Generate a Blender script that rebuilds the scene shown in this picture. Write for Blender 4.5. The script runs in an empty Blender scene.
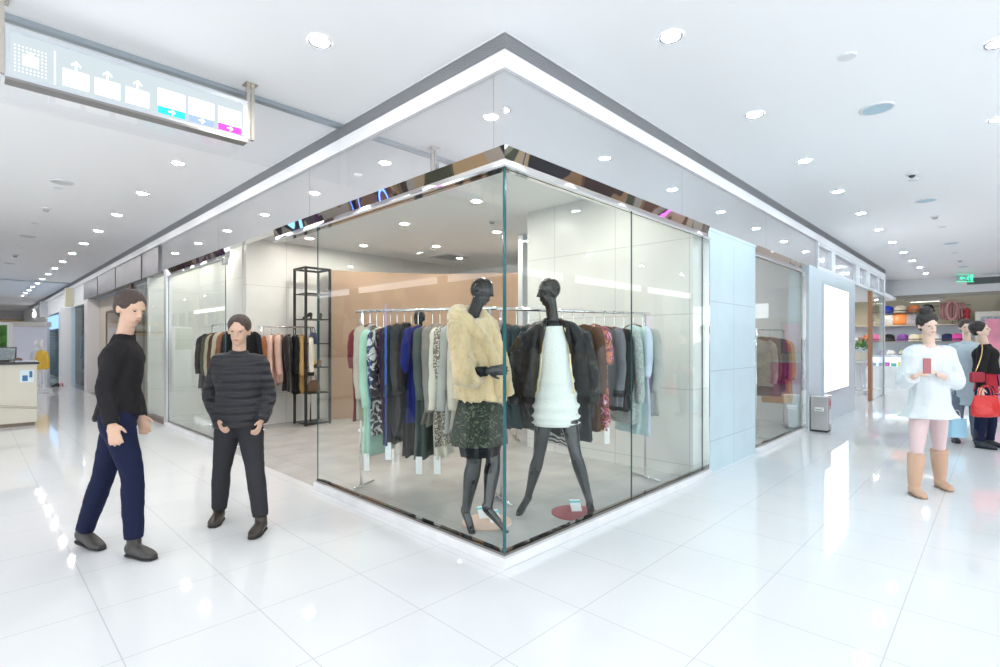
import bpy, bmesh, math, random
from mathutils import Vector, Matrix, noise
random.seed(7)
PI = math.pi
COL = bpy.context.scene.collection
# ---------------------------------------------------------------- camera frame (photo: 1000 x 667)
H = 1.45; F = 516.0; HZ = 342.5
RT = Vector((.6963, -.7177, 0)); FW = Vector((.7177, .6963, 0)); UP = Vector((0, 0, 1))
CAM = -(RT * .03 + FW * 3.35) + UP * H
YAW = math.atan2(RT.y, RT.x)
def ray(px, py): return RT * ((px - 500) / F) + FW + UP * ((HZ - py) / F)
def atd(px, py, Y): return CAM + ray(px, py) * Y
def atz(px, py, z=0):
    d = ray(px, py); return CAM + d * ((z - CAM.z) / d.z)
def atx(px, py, x):
    d = ray(px, py); return CAM + d * ((x - CAM.x) / d.x)
def aty(px, py, y):
    d = ray(px, py); return CAM + d * ((y - CAM.y) / d.y)

# ---------------------------------------------------------------- materials
MATS = {}
def mat(name, col, rough=.5, metal=0, spec=.5, bump=0, bscale=20, var=0, vscale=8, coat=0, sheen=0, emit=None, estr=0, trans=0):
    if name in MATS: return MATS[name]
    m = bpy.data.materials.new(name); m.use_nodes = True; MATS[name] = m
    nt = m.node_tree; b = nt.nodes['Principled BSDF']
    b.inputs['Base Color'].default_value = (*col, 1)
    b.inputs['Roughness'].default_value = rough; b.inputs['Metallic'].default_value = metal
    b.inputs['Specular IOR Level'].default_value = spec
    b.inputs['Coat Weight'].default_value = coat; b.inputs['Coat Roughness'].default_value = .03
    b.inputs['Sheen Weight'].default_value = sheen
    if emit: b.inputs['Emission Color'].default_value = (*emit, 1); b.inputs['Emission Strength'].default_value = estr
    if sheen or name.startswith(('cloth_', 'black_lin', 'charcoal', 'navy', 'grey_q', 'black_card', 'black_fur', 'felt_')): b.inputs['Specular IOR Level'].default_value = .15
    if bump or var:
        tc = nt.nodes.new('ShaderNodeTexCoord'); n = nt.nodes.new('ShaderNodeTexNoise')
        nt.links.new(tc.outputs['Object'], n.inputs['Vector']); n.inputs['Detail'].default_value = 4
    if var:
        n.inputs['Scale'].default_value = vscale
        r = nt.nodes.new('ShaderNodeMapRange'); r.inputs[1].default_value = .3; r.inputs[2].default_value = .7
        r.inputs[3].default_value = 1 - var; r.inputs[4].default_value = 1 + var
        nt.links.new(n.outputs['Fac'], r.inputs[0])
        h = nt.nodes.new('ShaderNodeVectorMath'); h.operation = 'SCALE'
        h.inputs[0].default_value = col; nt.links.new(r.outputs[0], h.inputs['Scale'])
        nt.links.new(h.outputs[0], b.inputs['Base Color'])
    if bump:
        n2 = nt.nodes.new('ShaderNodeTexNoise'); n2.inputs['Scale'].default_value = bscale; n2.inputs['Detail'].default_value = 5
        nt.links.new(tc.outputs['Object'], n2.inputs['Vector'])
        bp = nt.nodes.new('ShaderNodeBump'); bp.inputs['Strength'].default_value = bump; bp.inputs['Distance'].default_value = .02
        nt.links.new(n2.outputs['Fac'], bp.inputs['Height']); nt.links.new(bp.outputs[0], b.inputs['Normal'])
    return m
def emis(name, col, s):
    if name in MATS: return MATS[name]
    m = bpy.data.materials.new(name); m.use_nodes = True; MATS[name] = m; nt = m.node_tree
    nt.nodes.remove(nt.nodes['Principled BSDF']); e = nt.nodes.new('ShaderNodeEmission')
    e.inputs[0].default_value = (*col, 1); e.inputs[1].default_value = s
    nt.links.new(e.outputs[0], nt.nodes['Material Output'].inputs[0]); return m
def tiled(name, col, joint, sx, sy, ox, oy, jw, rough, axes='XY', spec=.5, var=.03, bumpj=0, jvar=0):
    """stone or tile with joints on a world-aligned grid"""
    m = bpy.data.materials.new(name); m.use_nodes = True; MATS[name] = m; nt = m.node_tree; N = nt.nodes.new; L = nt.links.new
    b = nt.nodes['Principled BSDF']; b.inputs['Roughness'].default_value = rough; b.inputs['Specular IOR Level'].default_value = spec
    g = N('ShaderNodeNewGeometry'); s = N('ShaderNodeSeparateXYZ'); L(g.outputs['Position'], s.inputs[0])
    fs = []
    for ax, sz, of in ((axes[0], sx, ox), (axes[1], sy, oy)):
        a = N('ShaderNodeMath'); a.operation = 'SUBTRACT'; L(s.outputs[ax], a.inputs[0]); a.inputs[1].default_value = of
        p = N('ShaderNodeMath'); p.operation = 'PINGPONG'; L(a.outputs[0], p.inputs[0]); p.inputs[1].default_value = sz / 2
        # distance to nearest multiple of sz
        c = N('ShaderNodeMath'); c.operation = 'LESS_THAN'; L(p.outputs[0], c.inputs[0]); c.inputs[1].default_value = jw / 2
        fs.append(c)
    mx = N('ShaderNodeMath'); mx.operation = 'MAXIMUM'; L(fs[0].outputs[0], mx.inputs[0]); L(fs[1].outputs[0], mx.inputs[1])
    n = N('ShaderNodeTexNoise'); n.inputs['Scale'].default_value = 2.2; n.inputs['Detail'].default_value = 6; L(g.outputs['Position'], n.inputs['Vector'])
    r = N('ShaderNodeMapRange'); r.inputs[1].default_value = .3; r.inputs[2].default_value = .7; r.inputs[3].default_value = 1 - var; r.inputs[4].default_value = 1 + var
    L(n.outputs['Fac'], r.inputs[0]); sc = N('ShaderNodeVectorMath'); sc.operation = 'SCALE'; sc.inputs[0].default_value = col; L(r.outputs[0], sc.inputs['Scale'])
    mi = N('ShaderNodeMix'); mi.data_type = 'RGBA'; L(mx.outputs[0], mi.inputs[0]); L(sc.outputs[0], mi.inputs[6]); mi.inputs[7].default_value = (*joint, 1)
    L(mi.outputs[2], b.inputs['Base Color']); return m
def glassmat(name, tint, boost=1.0):
    m = bpy.data.materials.new(name); m.use_nodes = True; MATS[name] = m; nt = m.node_tree; N = nt.nodes.new; L = nt.links.new
    nt.nodes.remove(nt.nodes['Principled BSDF'])
    g = N('ShaderNodeNewGeometry'); k = N('ShaderNodeMath'); k.operation = 'MULTIPLY_ADD'; L(g.outputs['Backfacing'], k.inputs[0])
    k.inputs[1].default_value = -.8333; k.inputs[2].default_value = 1.5
    f = N('ShaderNodeFresnel'); L(k.outputs[0], f.inputs[0])
    q = N('ShaderNodeMath'); q.operation = 'MULTIPLY'; L(f.outputs[0], q.inputs[0]); q.inputs[1].default_value = boost; q.use_clamp = True
    t = N('ShaderNodeBsdfTransparent'); t.inputs[0].default_value = (*tint, 1)
    y = N('ShaderNodeBsdfGlossy'); y.inputs['Roughness'].default_value = 0; y.inputs[0].default_value = (1, 1, 1, 1)
    mx = N('ShaderNodeMixShader'); L(q.outputs[0], mx.inputs[0]); L(t.outputs[0], mx.inputs[1]); L(y.outputs[0], mx.inputs[2])
    L(mx.outputs[0], nt.nodes['Material Output'].inputs[0]); return m
def wavy_mirror(name, col, rough, scale, strength):
    m = mat(name, col, rough, 1); nt = m.node_tree; b = nt.nodes['Principled BSDF']
    tc = nt.nodes.new('ShaderNodeTexCoord'); n = nt.nodes.new('ShaderNodeTexNoise'); n.inputs['Scale'].default_value = scale; n.inputs['Detail'].default_value = 1
    nt.links.new(tc.outputs['Object'], n.inputs['Vector']); bp = nt.nodes.new('ShaderNodeBump'); bp.inputs['Strength'].default_value = strength; bp.inputs['Distance'].default_value = .05
    nt.links.new(n.outputs['Fac'], bp.inputs['Height']); nt.links.new(bp.outputs[0], b.inputs['Normal']); return m
def pattern(name, cols, scale, kind='VORONOI', rough=.7, dist=0, bump=.3, stops=None):
    """printed / woven fabric: hard-edged colour ramp over a procedural texture"""
    m = bpy.data.materials.new(name); m.use_nodes = True; MATS[name] = m; nt = m.node_tree; N = nt.nodes.new; L = nt.links.new
    b = nt.nodes['Principled BSDF']; b.inputs['Roughness'].default_value = rough
    tc = N('ShaderNodeTexCoord')
    if kind == 'VORONOI': t = N('ShaderNodeTexVoronoi'); out = 'Distance'; t.inputs['Scale'].default_value = scale
    elif kind == 'WAVE': t = N('ShaderNodeTexWave'); out = 'Fac'; t.bands_direction = 'Z'; t.inputs['Scale'].default_value = scale; t.inputs['Distortion'].default_value = dist
    else: t = N('ShaderNodeTexNoise'); out = 'Fac'; t.inputs['Scale'].default_value = scale; t.inputs['Detail'].default_value = 6; t.inputs['Distortion'].default_value = dist
    L(tc.outputs['Object'], t.inputs['Vector']); r = N('ShaderNodeValToRGB'); e = r.color_ramp.elements
    stops = stops or [i / max(1, len(cols) - 1) * .6 + .2 for i in range(len(cols))]
    while len(e) < len(cols): e.new(.5)
    for i, c in enumerate(cols): e[i].position = stops[i]; e[i].color = (*c, 1)
    L(t.outputs[out], r.inputs[0]); L(r.outputs[0], b.inputs['Base Color'])
    if bump:
        bp = N('ShaderNodeBump'); bp.inputs['Strength'].default_value = bump; bp.inputs['Distance'].default_value = .01
        L(t.outputs[out], bp.inputs['Height']); L(bp.outputs[0], b.inputs['Normal'])
    return m

# ---------------------------------------------------------------- mesh helpers
def box(bm, x0, x1, y0, y1, z0, z1, M=None, mi=0):
    vs = [bm.verts.new(Vector((x, y, z)) if M is None else M @ Vector((x, y, z))) for x in (x0, x1) for y in (y0, y1) for z in (z0, z1)]
    fs = []
    for q in ((0, 1, 3, 2), (4, 6, 7, 5), (0, 4, 5, 1), (2, 3, 7, 6), (0, 2, 6, 4), (1, 5, 7, 3)):
        f = bm.faces.new([vs[i] for i in q]); f.material_index = mi; fs.append(f)
    return fs
def cr(P, sub):
    """Catmull-Rom resample of a list of tuples/Vectors"""
    out = []; n = len(P)
    for i in range(n - 1):
        p0, p1, p2, p3 = P[max(i - 1, 0)], P[i], P[i + 1], P[min(i + 2, n - 1)]
        for k in range(sub):
            t = k / sub
            out.append(.5 * ((2 * p1) + (p2 - p0) * t + (2 * p0 - 5 * p1 + 4 * p2 - p3) * t * t + (3 * p1 - p0 - 3 * p2 + p3) * t ** 3))
    out.append(P[-1].copy()); return out
def loft(bm, pts, rad, side=None, n=14, sub=3, cap=True, rip=None, mi=0):
    P = [Vector(p) for p in pts]; R = [Vector((r, r)) if isinstance(r, (int, float)) else Vector(r) for r in rad]
    if sub > 1 and len(P) > 2: P = cr(P, sub); R = cr(R, sub)
    rings = []; prev = None
    for i, p in enumerate(P):
        t = (P[min(i + 1, len(P) - 1)] - P[max(i - 1, 0)])
        t = t.normalized() if t.length > 1e-9 else UP
        s = Vector(side) if side is not None else (prev if prev is not None else (Vector((1, 0, 0)) if abs(t.x) < .8 else Vector((0, 1, 0))))
        s = (s - t * s.dot(t)); s = s.normalized() if s.length > 1e-6 else t.orthogonal().normalized()
        if side is None: prev = s
        u = t.cross(s); k = i / (len(P) - 1)
        ring = []
        for j in range(n):
            a = 2 * PI * j / n; m = rip(k, a) if rip else 1
            ring.append(bm.verts.new(p + s * (max(R[i].x, .0008) * math.cos(a) * m) + u * (max(R[i].y, .0008) * math.sin(a) * m)))
        rings.append(ring)
    for a, b in zip(rings, rings[1:]):
        for j in range(n):
            f = bm.faces.new((a[j], a[(j + 1) % n], b[(j + 1) % n], b[j])); f.material_index = mi
    if cap:
        bm.faces.new(rings[0][::-1]).material_index = mi; bm.faces.new(rings[-1]).material_index = mi
def tube(bm, pts, r, n=8, mi=0): loft(bm, pts, [r] * len(pts), n=n, sub=1, mi=mi)
def ell(bm, c, r, M=None, u=16, v=10, mi=0):
    mt = Matrix.Translation(Vector(c)) @ (M or Matrix()) @ Matrix.Diagonal((r[0], r[1], r[2], 1))
    res = bmesh.ops.create_uvsphere(bm, u_segments=u, v_segments=v, radius=1, matrix=mt)
    for x in res['verts']:
        for f in x.link_faces: f.material_index = mi
def cyl(bm, c, r, z0, z1, n=24, r2=None, mi=0):
    x, y = c; loft(bm, [(x, y, z0), (x, y, z1)], [r, r if r2 is None else r2], side=(1, 0, 0), n=n, sub=1, mi=mi)
def lathe(bm, prof, c=(0, 0, 0), n=20, mi=0):
    loft(bm, [(c[0], c[1], c[2] + z + i * 1e-5) for i, (r, z) in enumerate(prof)], [r for r, z in prof], side=(1, 0, 0), n=n, sub=1, mi=mi)
def prism(bm, poly, d0, d1, frame, mi=0):
    """polygon in (a, b) extruded along c; frame(a, b, c) -> Vector"""
    A = [bm.verts.new(frame(a, b, d0)) for a, b in poly]; B = [bm.verts.new(frame(a, b, d1)) for a, b in poly]; n = len(poly)
    bm.faces.new(A).material_index = mi; bm.faces.new(B[::-1]).material_index = mi
    for i in range(n): bm.faces.new((A[i], B[i], B[(i + 1) % n], A[(i + 1) % n])).material_index = mi
def obj(name, bm, m, parent=None, smooth=False, remesh=0, smit=4, disp=None, bevel=0, loc=None, recalc=True):
    if isinstance(bm, bpy.types.Mesh): me = bm
    else:
        if recalc: bmesh.ops.recalc_face_normals(bm, faces=bm.faces)
        me = bpy.data.meshes.new(name); bm.to_mesh(me); bm.free()
    for x in (m if isinstance(m, (list, tuple)) else [m]): me.materials.append(x)
    o = bpy.data.objects.new(name, me); COL.objects.link(o)
    if parent is not None: o.parent = parent
    if loc is not None: o.location = loc
    if smooth or remesh:
        for p in me.polygons: p.use_smooth = True
    if remesh:
        r = o.modifiers.new('r', 'REMESH'); r.mode = 'VOXEL'; r.voxel_size = remesh; r.use_smooth_shade = True
        if smit: s = o.modifiers.new('s', 'SMOOTH'); s.iterations = smit; s.factor = .6
    if disp:
        tx = bpy.data.textures.get('clouds%g' % disp[1]) or bpy.data.textures.new('clouds%g' % disp[1], 'CLOUDS'); tx.noise_scale = disp[1]
        d = o.modifiers.new('d', 'DISPLACE'); d.texture = tx; d.strength = disp[0]; d.mid_level = .5; d.texture_coords = 'LOCAL'
    if bevel:
        b = o.modifiers.new('b', 'BEVEL'); b.width = bevel; b.segments = 2; b.limit_method = 'ANGLE'
    return o
def tag(o, label=None, cat=None, group=None, kind=None):
    if label: o['label'] = label
    if cat: o['category'] = cat
    if group: o['group'] = group
    if kind: o['kind'] = kind
    return o
def thing(name, label, cat, loc=(0, 0, 0), rz=0, group=None):
    o = bpy.data.objects.new(name, None); COL.objects.link(o); o.empty_display_size = .1
    o.location = loc; o.rotation_euler = (0, 0, rz); return tag(o, label, cat, group)
def copy_thing(r, loc, rz, label, group=None):
    c = r.copy(); COL.objects.link(c); c.location = loc; c.rotation_euler = (0, 0, rz); tag(c, label, None, group)
    for ch in list(r.children):
        d = ch.copy(); COL.objects.link(d); d.parent = c
        for g in list(ch.children): e = g.copy(); COL.objects.link(e); e.parent = d
    return c
def struct(name, bm, m, parent=None, label=None, **k):
    o = obj(name, bm, m, parent, **k)
    if parent is None: o['kind'] = 'structure'
    if label: o['label'] = label
    return o
def BM(): return bmesh.new()
def boxes(*L):
    bm = BM()
    for b in L: box(bm, *b)
    return bm
ORD = ['nearest', 'second', 'third', 'fourth', 'fifth', 'sixth', 'seventh', 'eighth', 'ninth', 'tenth', 'eleventh', 'twelfth', 'thirteenth', 'fourteenth', 'fifteenth', 'sixteenth', 'seventeenth', 'eighteenth', 'nineteenth', 'twentieth']
WORLD = 1.9; EXPO = 0.51
# ---------------------------------------------------------------- shell materials
m_floor = tiled('white_floor_tile', (.745, .755, .77), (.55, .56, .575), .61, .625, -.104, -.05, .005, .04, spec=.42, var=.012)
m_shopfl = tiled('grey_shop_stone', (.50, .485, .47), (.37, .36, .35), 1.2, .6, .3, .1, .006, .22, var=.12)
m_darkfl = mat('dark_shop_floor', (.28, .28, .30), .2, var=.1)
m_ceil = mat('white_ceiling_paint', (.935, .94, .95), .7)
m_shopceil = mat('shop_ceiling_paint', (.92, .93, .93), .7)
m_white = mat('white_paint', (.74, .76, .79), .45)
m_fascia = mat('glossy_fascia_panel', (.70, .70, .71), .02, .8, coat=.0)
m_band = mat('satin_white_band', (.88, .88, .90), .35)
m_dark = mat('dark_groove', (.05, .05, .055), .6)
m_slat = mat('louvre_slat_grey', (.42, .43, .45), .4, .1)
m_mirror = wavy_mirror('wavy_mirror_steel', (.93, .91, .89), .02, 1.6, .30)
m_chrome = mat('chrome', (.86, .87, .88), .08, 1)
m_steel = mat('brushed_steel', (.46, .46, .46), .28, 1, bump=.05, bscale=120)
m_glass = glassmat('clear_pane', (.965, .988, .980), .55)
m_gedge = mat('green_glass_edge', (.02, .11, .12), .15)
m_sill = mat('pale_stone_sill', (.74, .74, .75), .25, var=.05)
m_pier = tiled('pale_blue_stone_pier', (.52, .64, .69), (.33, .42, .46), .76, .78, 3.247, .35, .008, .3, axes='XZ', var=.05)
m_stonewall = tiled('pale_stone_wall', (.74, .735, .70), (.52, .52, .50), 1.3, .95, .3, .55, .008, .3, axes='XZ', var=.04)
m_stonewall_y = tiled('pale_stone_wall_y', (.74, .735, .70), (.52, .52, .50), .92, .82, .1, .12, .008, .3, axes='YZ', var=.04)
m_tan = mat('tan_wood_veneer', (.43, .285, .19), .35, var=.06, vscale=2)
m_bronze = mat('brown_metal_frame', (.16, .10, .08), .4, .5)
m_greymetal = mat('grey_metal_cladding', (.15, .15, .17), .36, .25, bump=.1, bscale=6, var=.12, vscale=3)
m_beige = mat('beige_panel', (.62, .55, .46), .5)
m_cream = mat('cream_panel', (.80, .76, .66), .5)
LED = emis('downlight_lens', (1, .975, .95), 270)
LEDC = emis('downlight_lens_cool', (.70, .90, 1), 210)
LEDS = emis('shop_downlight_lens', (1, .96, .88), 250)

# ---------------------------------------------------------------- floor and ceiling
struct('floor', boxes((-8, 24, -8, 0, -.12, 0), (-8, 0, 0, 46, -.12, 0), (11.05, 24, 0, 9, -.12, 0)), m_floor, label='glossy white tiled mall floor')
struct('floor', boxes((0, 11.05, 0, 9.6, -.12, 0)), m_shopfl, label='grey stone floor inside the clothes shop')
struct('floor', boxes((0, 11.05, 9.6, 46, -.12, 0)), m_darkfl, label='dark floor of the shops further along the left side')
struct('ceiling', boxes((-8, 24, -8, -.001, 3.45, 3.6), (-8, -.001, -.001, 46, 3.45, 3.6), (-.001, 24, -.001, 46, 3.46, 3.6)), m_ceil, label='plain white mall ceiling')
struct('ceiling', boxes((.10, 11.0, .10, 9.6, 3.26, 3.34)), m_shopceil, label='lower ceiling inside the clothes shop')

# ---------------------------------------------------------------- fascia, white band, louvre along both facades
def facade(axis, L, j0):
    def bx(bm, a0, a1, d0, d1, z0, z1, mi=0):
        if axis == 'X': box(bm, a0, a1, d0, d1, z0, z1, mi=mi)
        else: box(bm, d0, d1, a0, a1, z0, z1, mi=mi)
    bm = BM(); bx(bm, -.028 if axis == 'X' else .1, L, -.028, .10, 3.22, 3.335)
    struct('trim_%d' % (1 if axis == 'X' else 2), bm, m_band, label='white band under the ceiling louvre')
    bm = BM(); bx(bm, .0 if axis == 'X' else .09, L, .0, .09, 3.335, 3.449, 0)
    for k in range(8):
        z = 3.338 + k * .0145; bx(bm, -.026 if axis == 'X' else 0, L, -.026, .0, z, z + .006, 1)
    struct('trim_%d' % (3 if axis == 'X' else 4), bm, [m_dark, m_slat], label='grey slatted air louvre at the top of the shopfront')
    bm = BM(); bx(bm, -.034 if axis == 'X' else -.028, L, -.034, -.028, 3.441, 3.4495); struct('trim_%d' % (5 if axis == 'X' else 6), bm, m_white)
facade('X', 15.24, 0); facade('Y', 36.7, 0)
# the corner fascia: glossy panels, one joint each 2.6 m
def fascia(axis, js):
    for i, (a, b) in enumerate(zip(js, js[1:])):
        g = .002; bm = BM(); a0 = a if i == 0 else a + g
        if axis == 'X': box(bm, a0, b - g, 0, .10, 2.728, 3.22)
        else: box(bm, 0, .10, a0 if i else .102, b - g, 2.728, 3.22)
        struct('wall_fascia', bm, m_fascia, label='glossy pale fascia panel over the shopfront')
fascia('X', [0, 2.6, 5.2, 7.92]); fascia('Y', [0, 2.75, 5.5, 8.62])

# ---------------------------------------------------------------- shop windows (structure)
GT = .012
def pane(name, axis, a0, a1, z0, z1, d, parent):
    bm = BM()
    fs = box(bm, a0, a1, d, d + GT, z0, z1) if axis == 'X' else box(bm, d, d + GT, a0, a1, z0, z1)
    for f in fs:
        if min((f.verts[0].co - f.verts[2].co).length, 9) < 0 or True:
            f.normal_update()
            n = f.normal; big = abs(n.y if axis == 'X' else n.x) > .9
            f.material_index = 0 if big else 1
    return obj(name, bm, [m_glass, m_gedge], parent, recalc=True)
def window(num, axis, a0, a1, cuts, label, strip=(None, None)):
    r = thing('window_%d' % num, label, None); r['kind'] = 'structure'; del_cat(r)
    def CR(p, q): return p if axis == 'X' else q
    def bx(a, b, d0, d1, z0, z1):
        return (a, b, d0, d1, z0, z1) if axis == 'X' else (d0, d1, a, b, z0, z1)
    obj('sill', boxes(bx(a0 if a0 else CR(-.045, .07), a1, -.045, .07, 0, .068)), m_sill, r, bevel=.004)
    obj('bottom_channel', boxes(bx(a0 if a0 else CR(-.012, .045), a1, -.012, .045, .068, .084)), mat('polished_dark_channel', (.30, .27, .25), .05, 1), r)
    s0, s1 = strip
    bm = BM(); a_ = s0 if s0 else 0; b_ = s1
    prof = [(.06, 2.601), (.012, 2.601), (.004, 2.648), (-.022, 2.7265), (.06, 2.7265)]
    if axis == 'X': fr = lambda p, q, c: Vector((c if (c or a_) else p, p, q))
    else: fr = lambda p, q, c: Vector((p, c if (c or a_) else p, q))
    prism(bm, prof, a_, b_, fr); obj('mirror_strip', bm, m_mirror, r)
    obj('top_channel', boxes(bx(s0 if s0 else CR(-.028, .05), s1, -.028, .05, 2.583, 2.600)), m_chrome, r)
    c = [a0] + cuts + [a1]
    for i, (p, q) in enumerate(zip(c, c[1:])):
        pane('glass_pane', axis, p + (.0 if (i == 0 and a0 == 0 and axis == 'X') else (.013 if (i == 0 and a0 == 0) else .002)), q - .002, .084, 2.583, 0, r)
    return r
def del_cat(r):
    if 'category' in r.keys(): del r['category']
w1 = window(1, 'Y', 0, 2.585, [], 'left display window of the corner shop', (0, 3.6))
obj('corner_bead', boxes((-.004, -.0005, -.004, .012, .084, 2.583), (-.0005, .012, -.004, -.0005, .084, 2.583)), m_gedge, w1)
w2 = window(2, 'X', 0, 3.235, [1.614], 'right display window of the corner shop in two panes', (0, 3.247))
obj('end_post', boxes((3.225, 3.247, -.02, .05, .07, 2.6)), m_chrome, w2)
w3 = window(3, 'Y', 5.23, 8.09, [], 'glass panel beside the shop entrance', (5.23, 8.09))
obj('end_post', boxes((-.03, .06, 8.09, 8.25, 0, 2.728)), mat('silver_post', (.72, .72, .73), .3, .6), w3)
obj('clamp', boxes((-.02, .035, 5.225, 5.31, 2.50, 2.60)), m_chrome, w3, bevel=.004)
w4 = window(4, 'X', 4.763, 7.18, [], 'narrow window beyond the stone pier', (4.763, 7.18))
obj('end_post', boxes((7.15, 7.18, -.02, .05, .07, 2.6)), m_chrome, w4)
# next shop on the left (dark glass, brown frame)
w5 = thing('window_5', 'brown framed dark window of the next shop', None); del_cat(w5); w5['kind'] = 'structure'
pane('glass_pane', 'Y', 8.25, 10.95, .07, 2.728, 0, w5)
obj('end_post', boxes((-.03, .08, 10.95, 11.05, 0, 2.70)), m_bronze, w5)
obj('bottom_channel', boxes((-.03, .08, 8.25, 10.95, 0, .07)), m_bronze, w5)

# ---------------------------------------------------------------- walls
struct('wall_pier', boxes((3.247, 4.763, -.002, .25, 0, 2.728)), m_pier, label='pale blue stone pier between two windows')
struct('wall_partition', boxes((3.0, 3.22, .06, 2.42, 0, 3.26)), m_stonewall_y, label='pale stone partition behind the rails')
struct('wall_back', boxes((.9, 10.9, 7.0, 7.12, 0, 3.26)), m_stonewall, label='pale stone back wall of the clothes shop')
struct('wall_return', boxes((.88, 1.0, 7.12, 9.5, 0, 3.26)), m_stonewall_y)
struct('wall_back', boxes((.0, 1.0, 9.5, 9.6, 0, 3.26)), m_stonewall)
struct('wall_divider', boxes((7.95, 8.05, .25, 7.0, 0, 3.26)), m_white)
struct('wall_divider', boxes((4.0, 7.95, 3.4, 3.5, 0, 3.26)), m_white, label='white inner wall seen through the narrow window')
# tan curved partition
arc = [(-3.2, 9.75), (-2.6, 10.0), (-1.9, 10.2), (-1.2, 10.3), (-.4, 10.25), (.4, 10.1), (1.2, 9.8), (1.9, 9.4)]
bm = BM(); pts = [CAM + RT * a + FW * b for a, b in arc]; prs = []
P = cr([Vector((p.x, p.y, 0)) for p in pts], 4)
lo = []
for i, p in enumerate(P):
    t = (P[min(i + 1, len(P) - 1)] - P[max(i - 1, 0)]).normalized(); nn = Vector((-t.y, t.x, 0))
    lo.append([bm.verts.new(q) for q in (p, p + UP * 2.82, p + nn * .12 + UP * 2.82, p + nn * .12)])
for a, b in zip(lo, lo[1:]):
    for j in range(4): bm.faces.new((a[j], b[j], b[(j + 1) % 4], a[(j + 1) % 4]))
bm.faces.new(lo[0][::-1]); bm.faces.new(lo[-1])
struct('wall_curved', bm, m_tan, label='curved tan wood wall at the back of the shop')
# right wall past the narrow window: white wall with lightbox, lintel with inset panels
struct('wall_right', boxes((7.18, 11.05, -.03, .25, 0, 2.728)), mat('white_blue_wall', (.60, .68, .73), .35))
struct('trim_7', boxes((7.18, 7.62, -.06, -.03, 0, 2.728)), mat('white_blue_wall', (0, 0, 0)), label='white pilaster beside the steel bin', bevel=.004)
bm = BM(); L0, L1 = 7.92, 15.24
box(bm, L0, L1, -.02, .10, 2.728, 2.80); box(bm, L0, L1, -.02, .10, 3.16, 3.22); box(bm, L0, L1, .06, .10, 2.8, 3.16)
for a, b in ((7.92, 8.0), (8.95, 9.25), (11.25, 11.65), (12.5, 12.95), (14.1, 14.3), (15.05, 15.24)): box(bm, a, b, -.02, .06, 2.8, 3.16)
struct('wall_lintel', bm, m_white, label='white lintel with inset panels')
o = struct('wall_lintel_panel', boxes((8.0, 15.05, .045, .0602, 2.8, 3.16)), mat('satin_inset', (.62, .60, .62), .12, .2))
struct('ceiling_hat_shop', boxes((11.05, 18.4, .10, 6, 2.80, 2.9)), m_ceil)
struct('trim_8', boxes((15.16, 15.24, -.02, .1, 0, 2.728)), m_white)
# glass screen and brown post at hat shop
w6 = thing('window_6', 'glass screen at the hat shop with a thin brown post', None); del_cat(w6); w6['kind'] = 'structure'
obj('post', boxes((13.15, 13.3, -.02, .06, 0, 2.728)), mat('copper_brown', (.42, .22, .13), .4, .3), w6)
pane('glass_pane', 'X', 13.3, 15.15, .0, 2.728, 0, w6)
struct('wall_hat_side', boxes((11.05, 18.4, 5.9, 6.0, 0, 3.45)), mat('taupe_wall', (.30, .27, .25), .6))

# far right facade at x = 18.4
FX = 18.4
struct('wall_far_right', boxes((FX, FX + .2, -8, 6, 2.93, 3.45), (FX, FX + .2, -3.9, -2.42, 0, 2.93)), mat('white_bulkhead', (.80, .81, .83), .5), label='white bulkhead wall at the end of the right corridor')
struct('wall_shelf_recess', boxes((FX + .5, FX + .6, -2.42, 6, 0, 2.93)), mat('olive_back_panel', (.50, .46, .34), .6), label='olive back panel of the hat display')
struct('wall_shelf_lower', boxes((FX + .46, FX + .5, -2.35, 6, .72, 2.0)), mat('painted_blue_light', (.72, .82, .90), .4), label='back panel behind the lower shelves, painted as if lit blue')  # pale blue colour stands in for blue light on the shelf back
struct('trim_9', boxes((FX - .02, FX + .5, -2.45, -2.35, 0, 2.93)), m_bronze)
struct('trim_10', boxes((FX - .02, FX + .1, -2.42, 6, 2.84, 2.95)), mat('taupe_trim', (.36, .32, .28), .5))
# ---- left far facades
struct('wall_left_cladding', boxes((-.03, .15, 8.62, 17.3, 2.71, 3.2)), m_greymetal, label='grey metal cladding over the next shop')
bm = boxes((-.04, -.03, 9.9 + 0, 9.93, 2.71, 3.2), (-.04, -.03, 12.5, 12.53, 2.71, 3.2), (-.04, -.03, 14.9, 14.93, 2.71, 3.2)); struct('trim_11', bm, m_dark)
struct('wall_left', boxes((.25, .4, 11.05, 17.2, 0, 2.71)), m_beige, label='beige recessed wall of the next shop')
struct('wall_left', boxes((-.03, .25, 16.6, 17.2, 0, 2.71)), mat('pale_pillar', (.72, .70, .70), .4))
struct('trim_12', boxes((.2, .25, 11.05, 15.3, 2.24, 2.30), (.2, .25, 15.24, 15.3, 0, 2.24)), m_bronze)
struct('wall_left_inner', boxes((.215, .249, 11.05, 15.24, 0, 2.24)), mat('dark_tan_panel', (.36, .30, .22), .15, coat=.5))
struct('wall_shop_side', boxes((0.25, 7, 8.62 + 1.1, 8.62 + 1.2, 0, 3.4)), mat('taupe_wall', (0, 0, 0)))
struct('wall_shop_inner', boxes((2.6, 2.7, 9.8, 17, 0, 3.4)), mat('dark_shop_wall', (.10, .09, .09), .5))
struct('wall_left_upper', boxes((-.0, .1, 17.3, 42, 2.62, 3.22), (0, .1, 36.7, 42, 3.22, 3.45)), mat('white_bulkhead', (0, 0, 0)), label='white bulkhead of the far left shops')
struct('wall_column', boxes((-.28, .1, 20.2, 20.7, 0, 2.62)), mat('bright_white_column', (.95, .95, .95), .3), label='white column between the far left shopfronts')
w7 = thing('window_7', 'pale glass shopfront beyond the grey cladding', None); del_cat(w7); w7['kind'] = 'structure'
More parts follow.
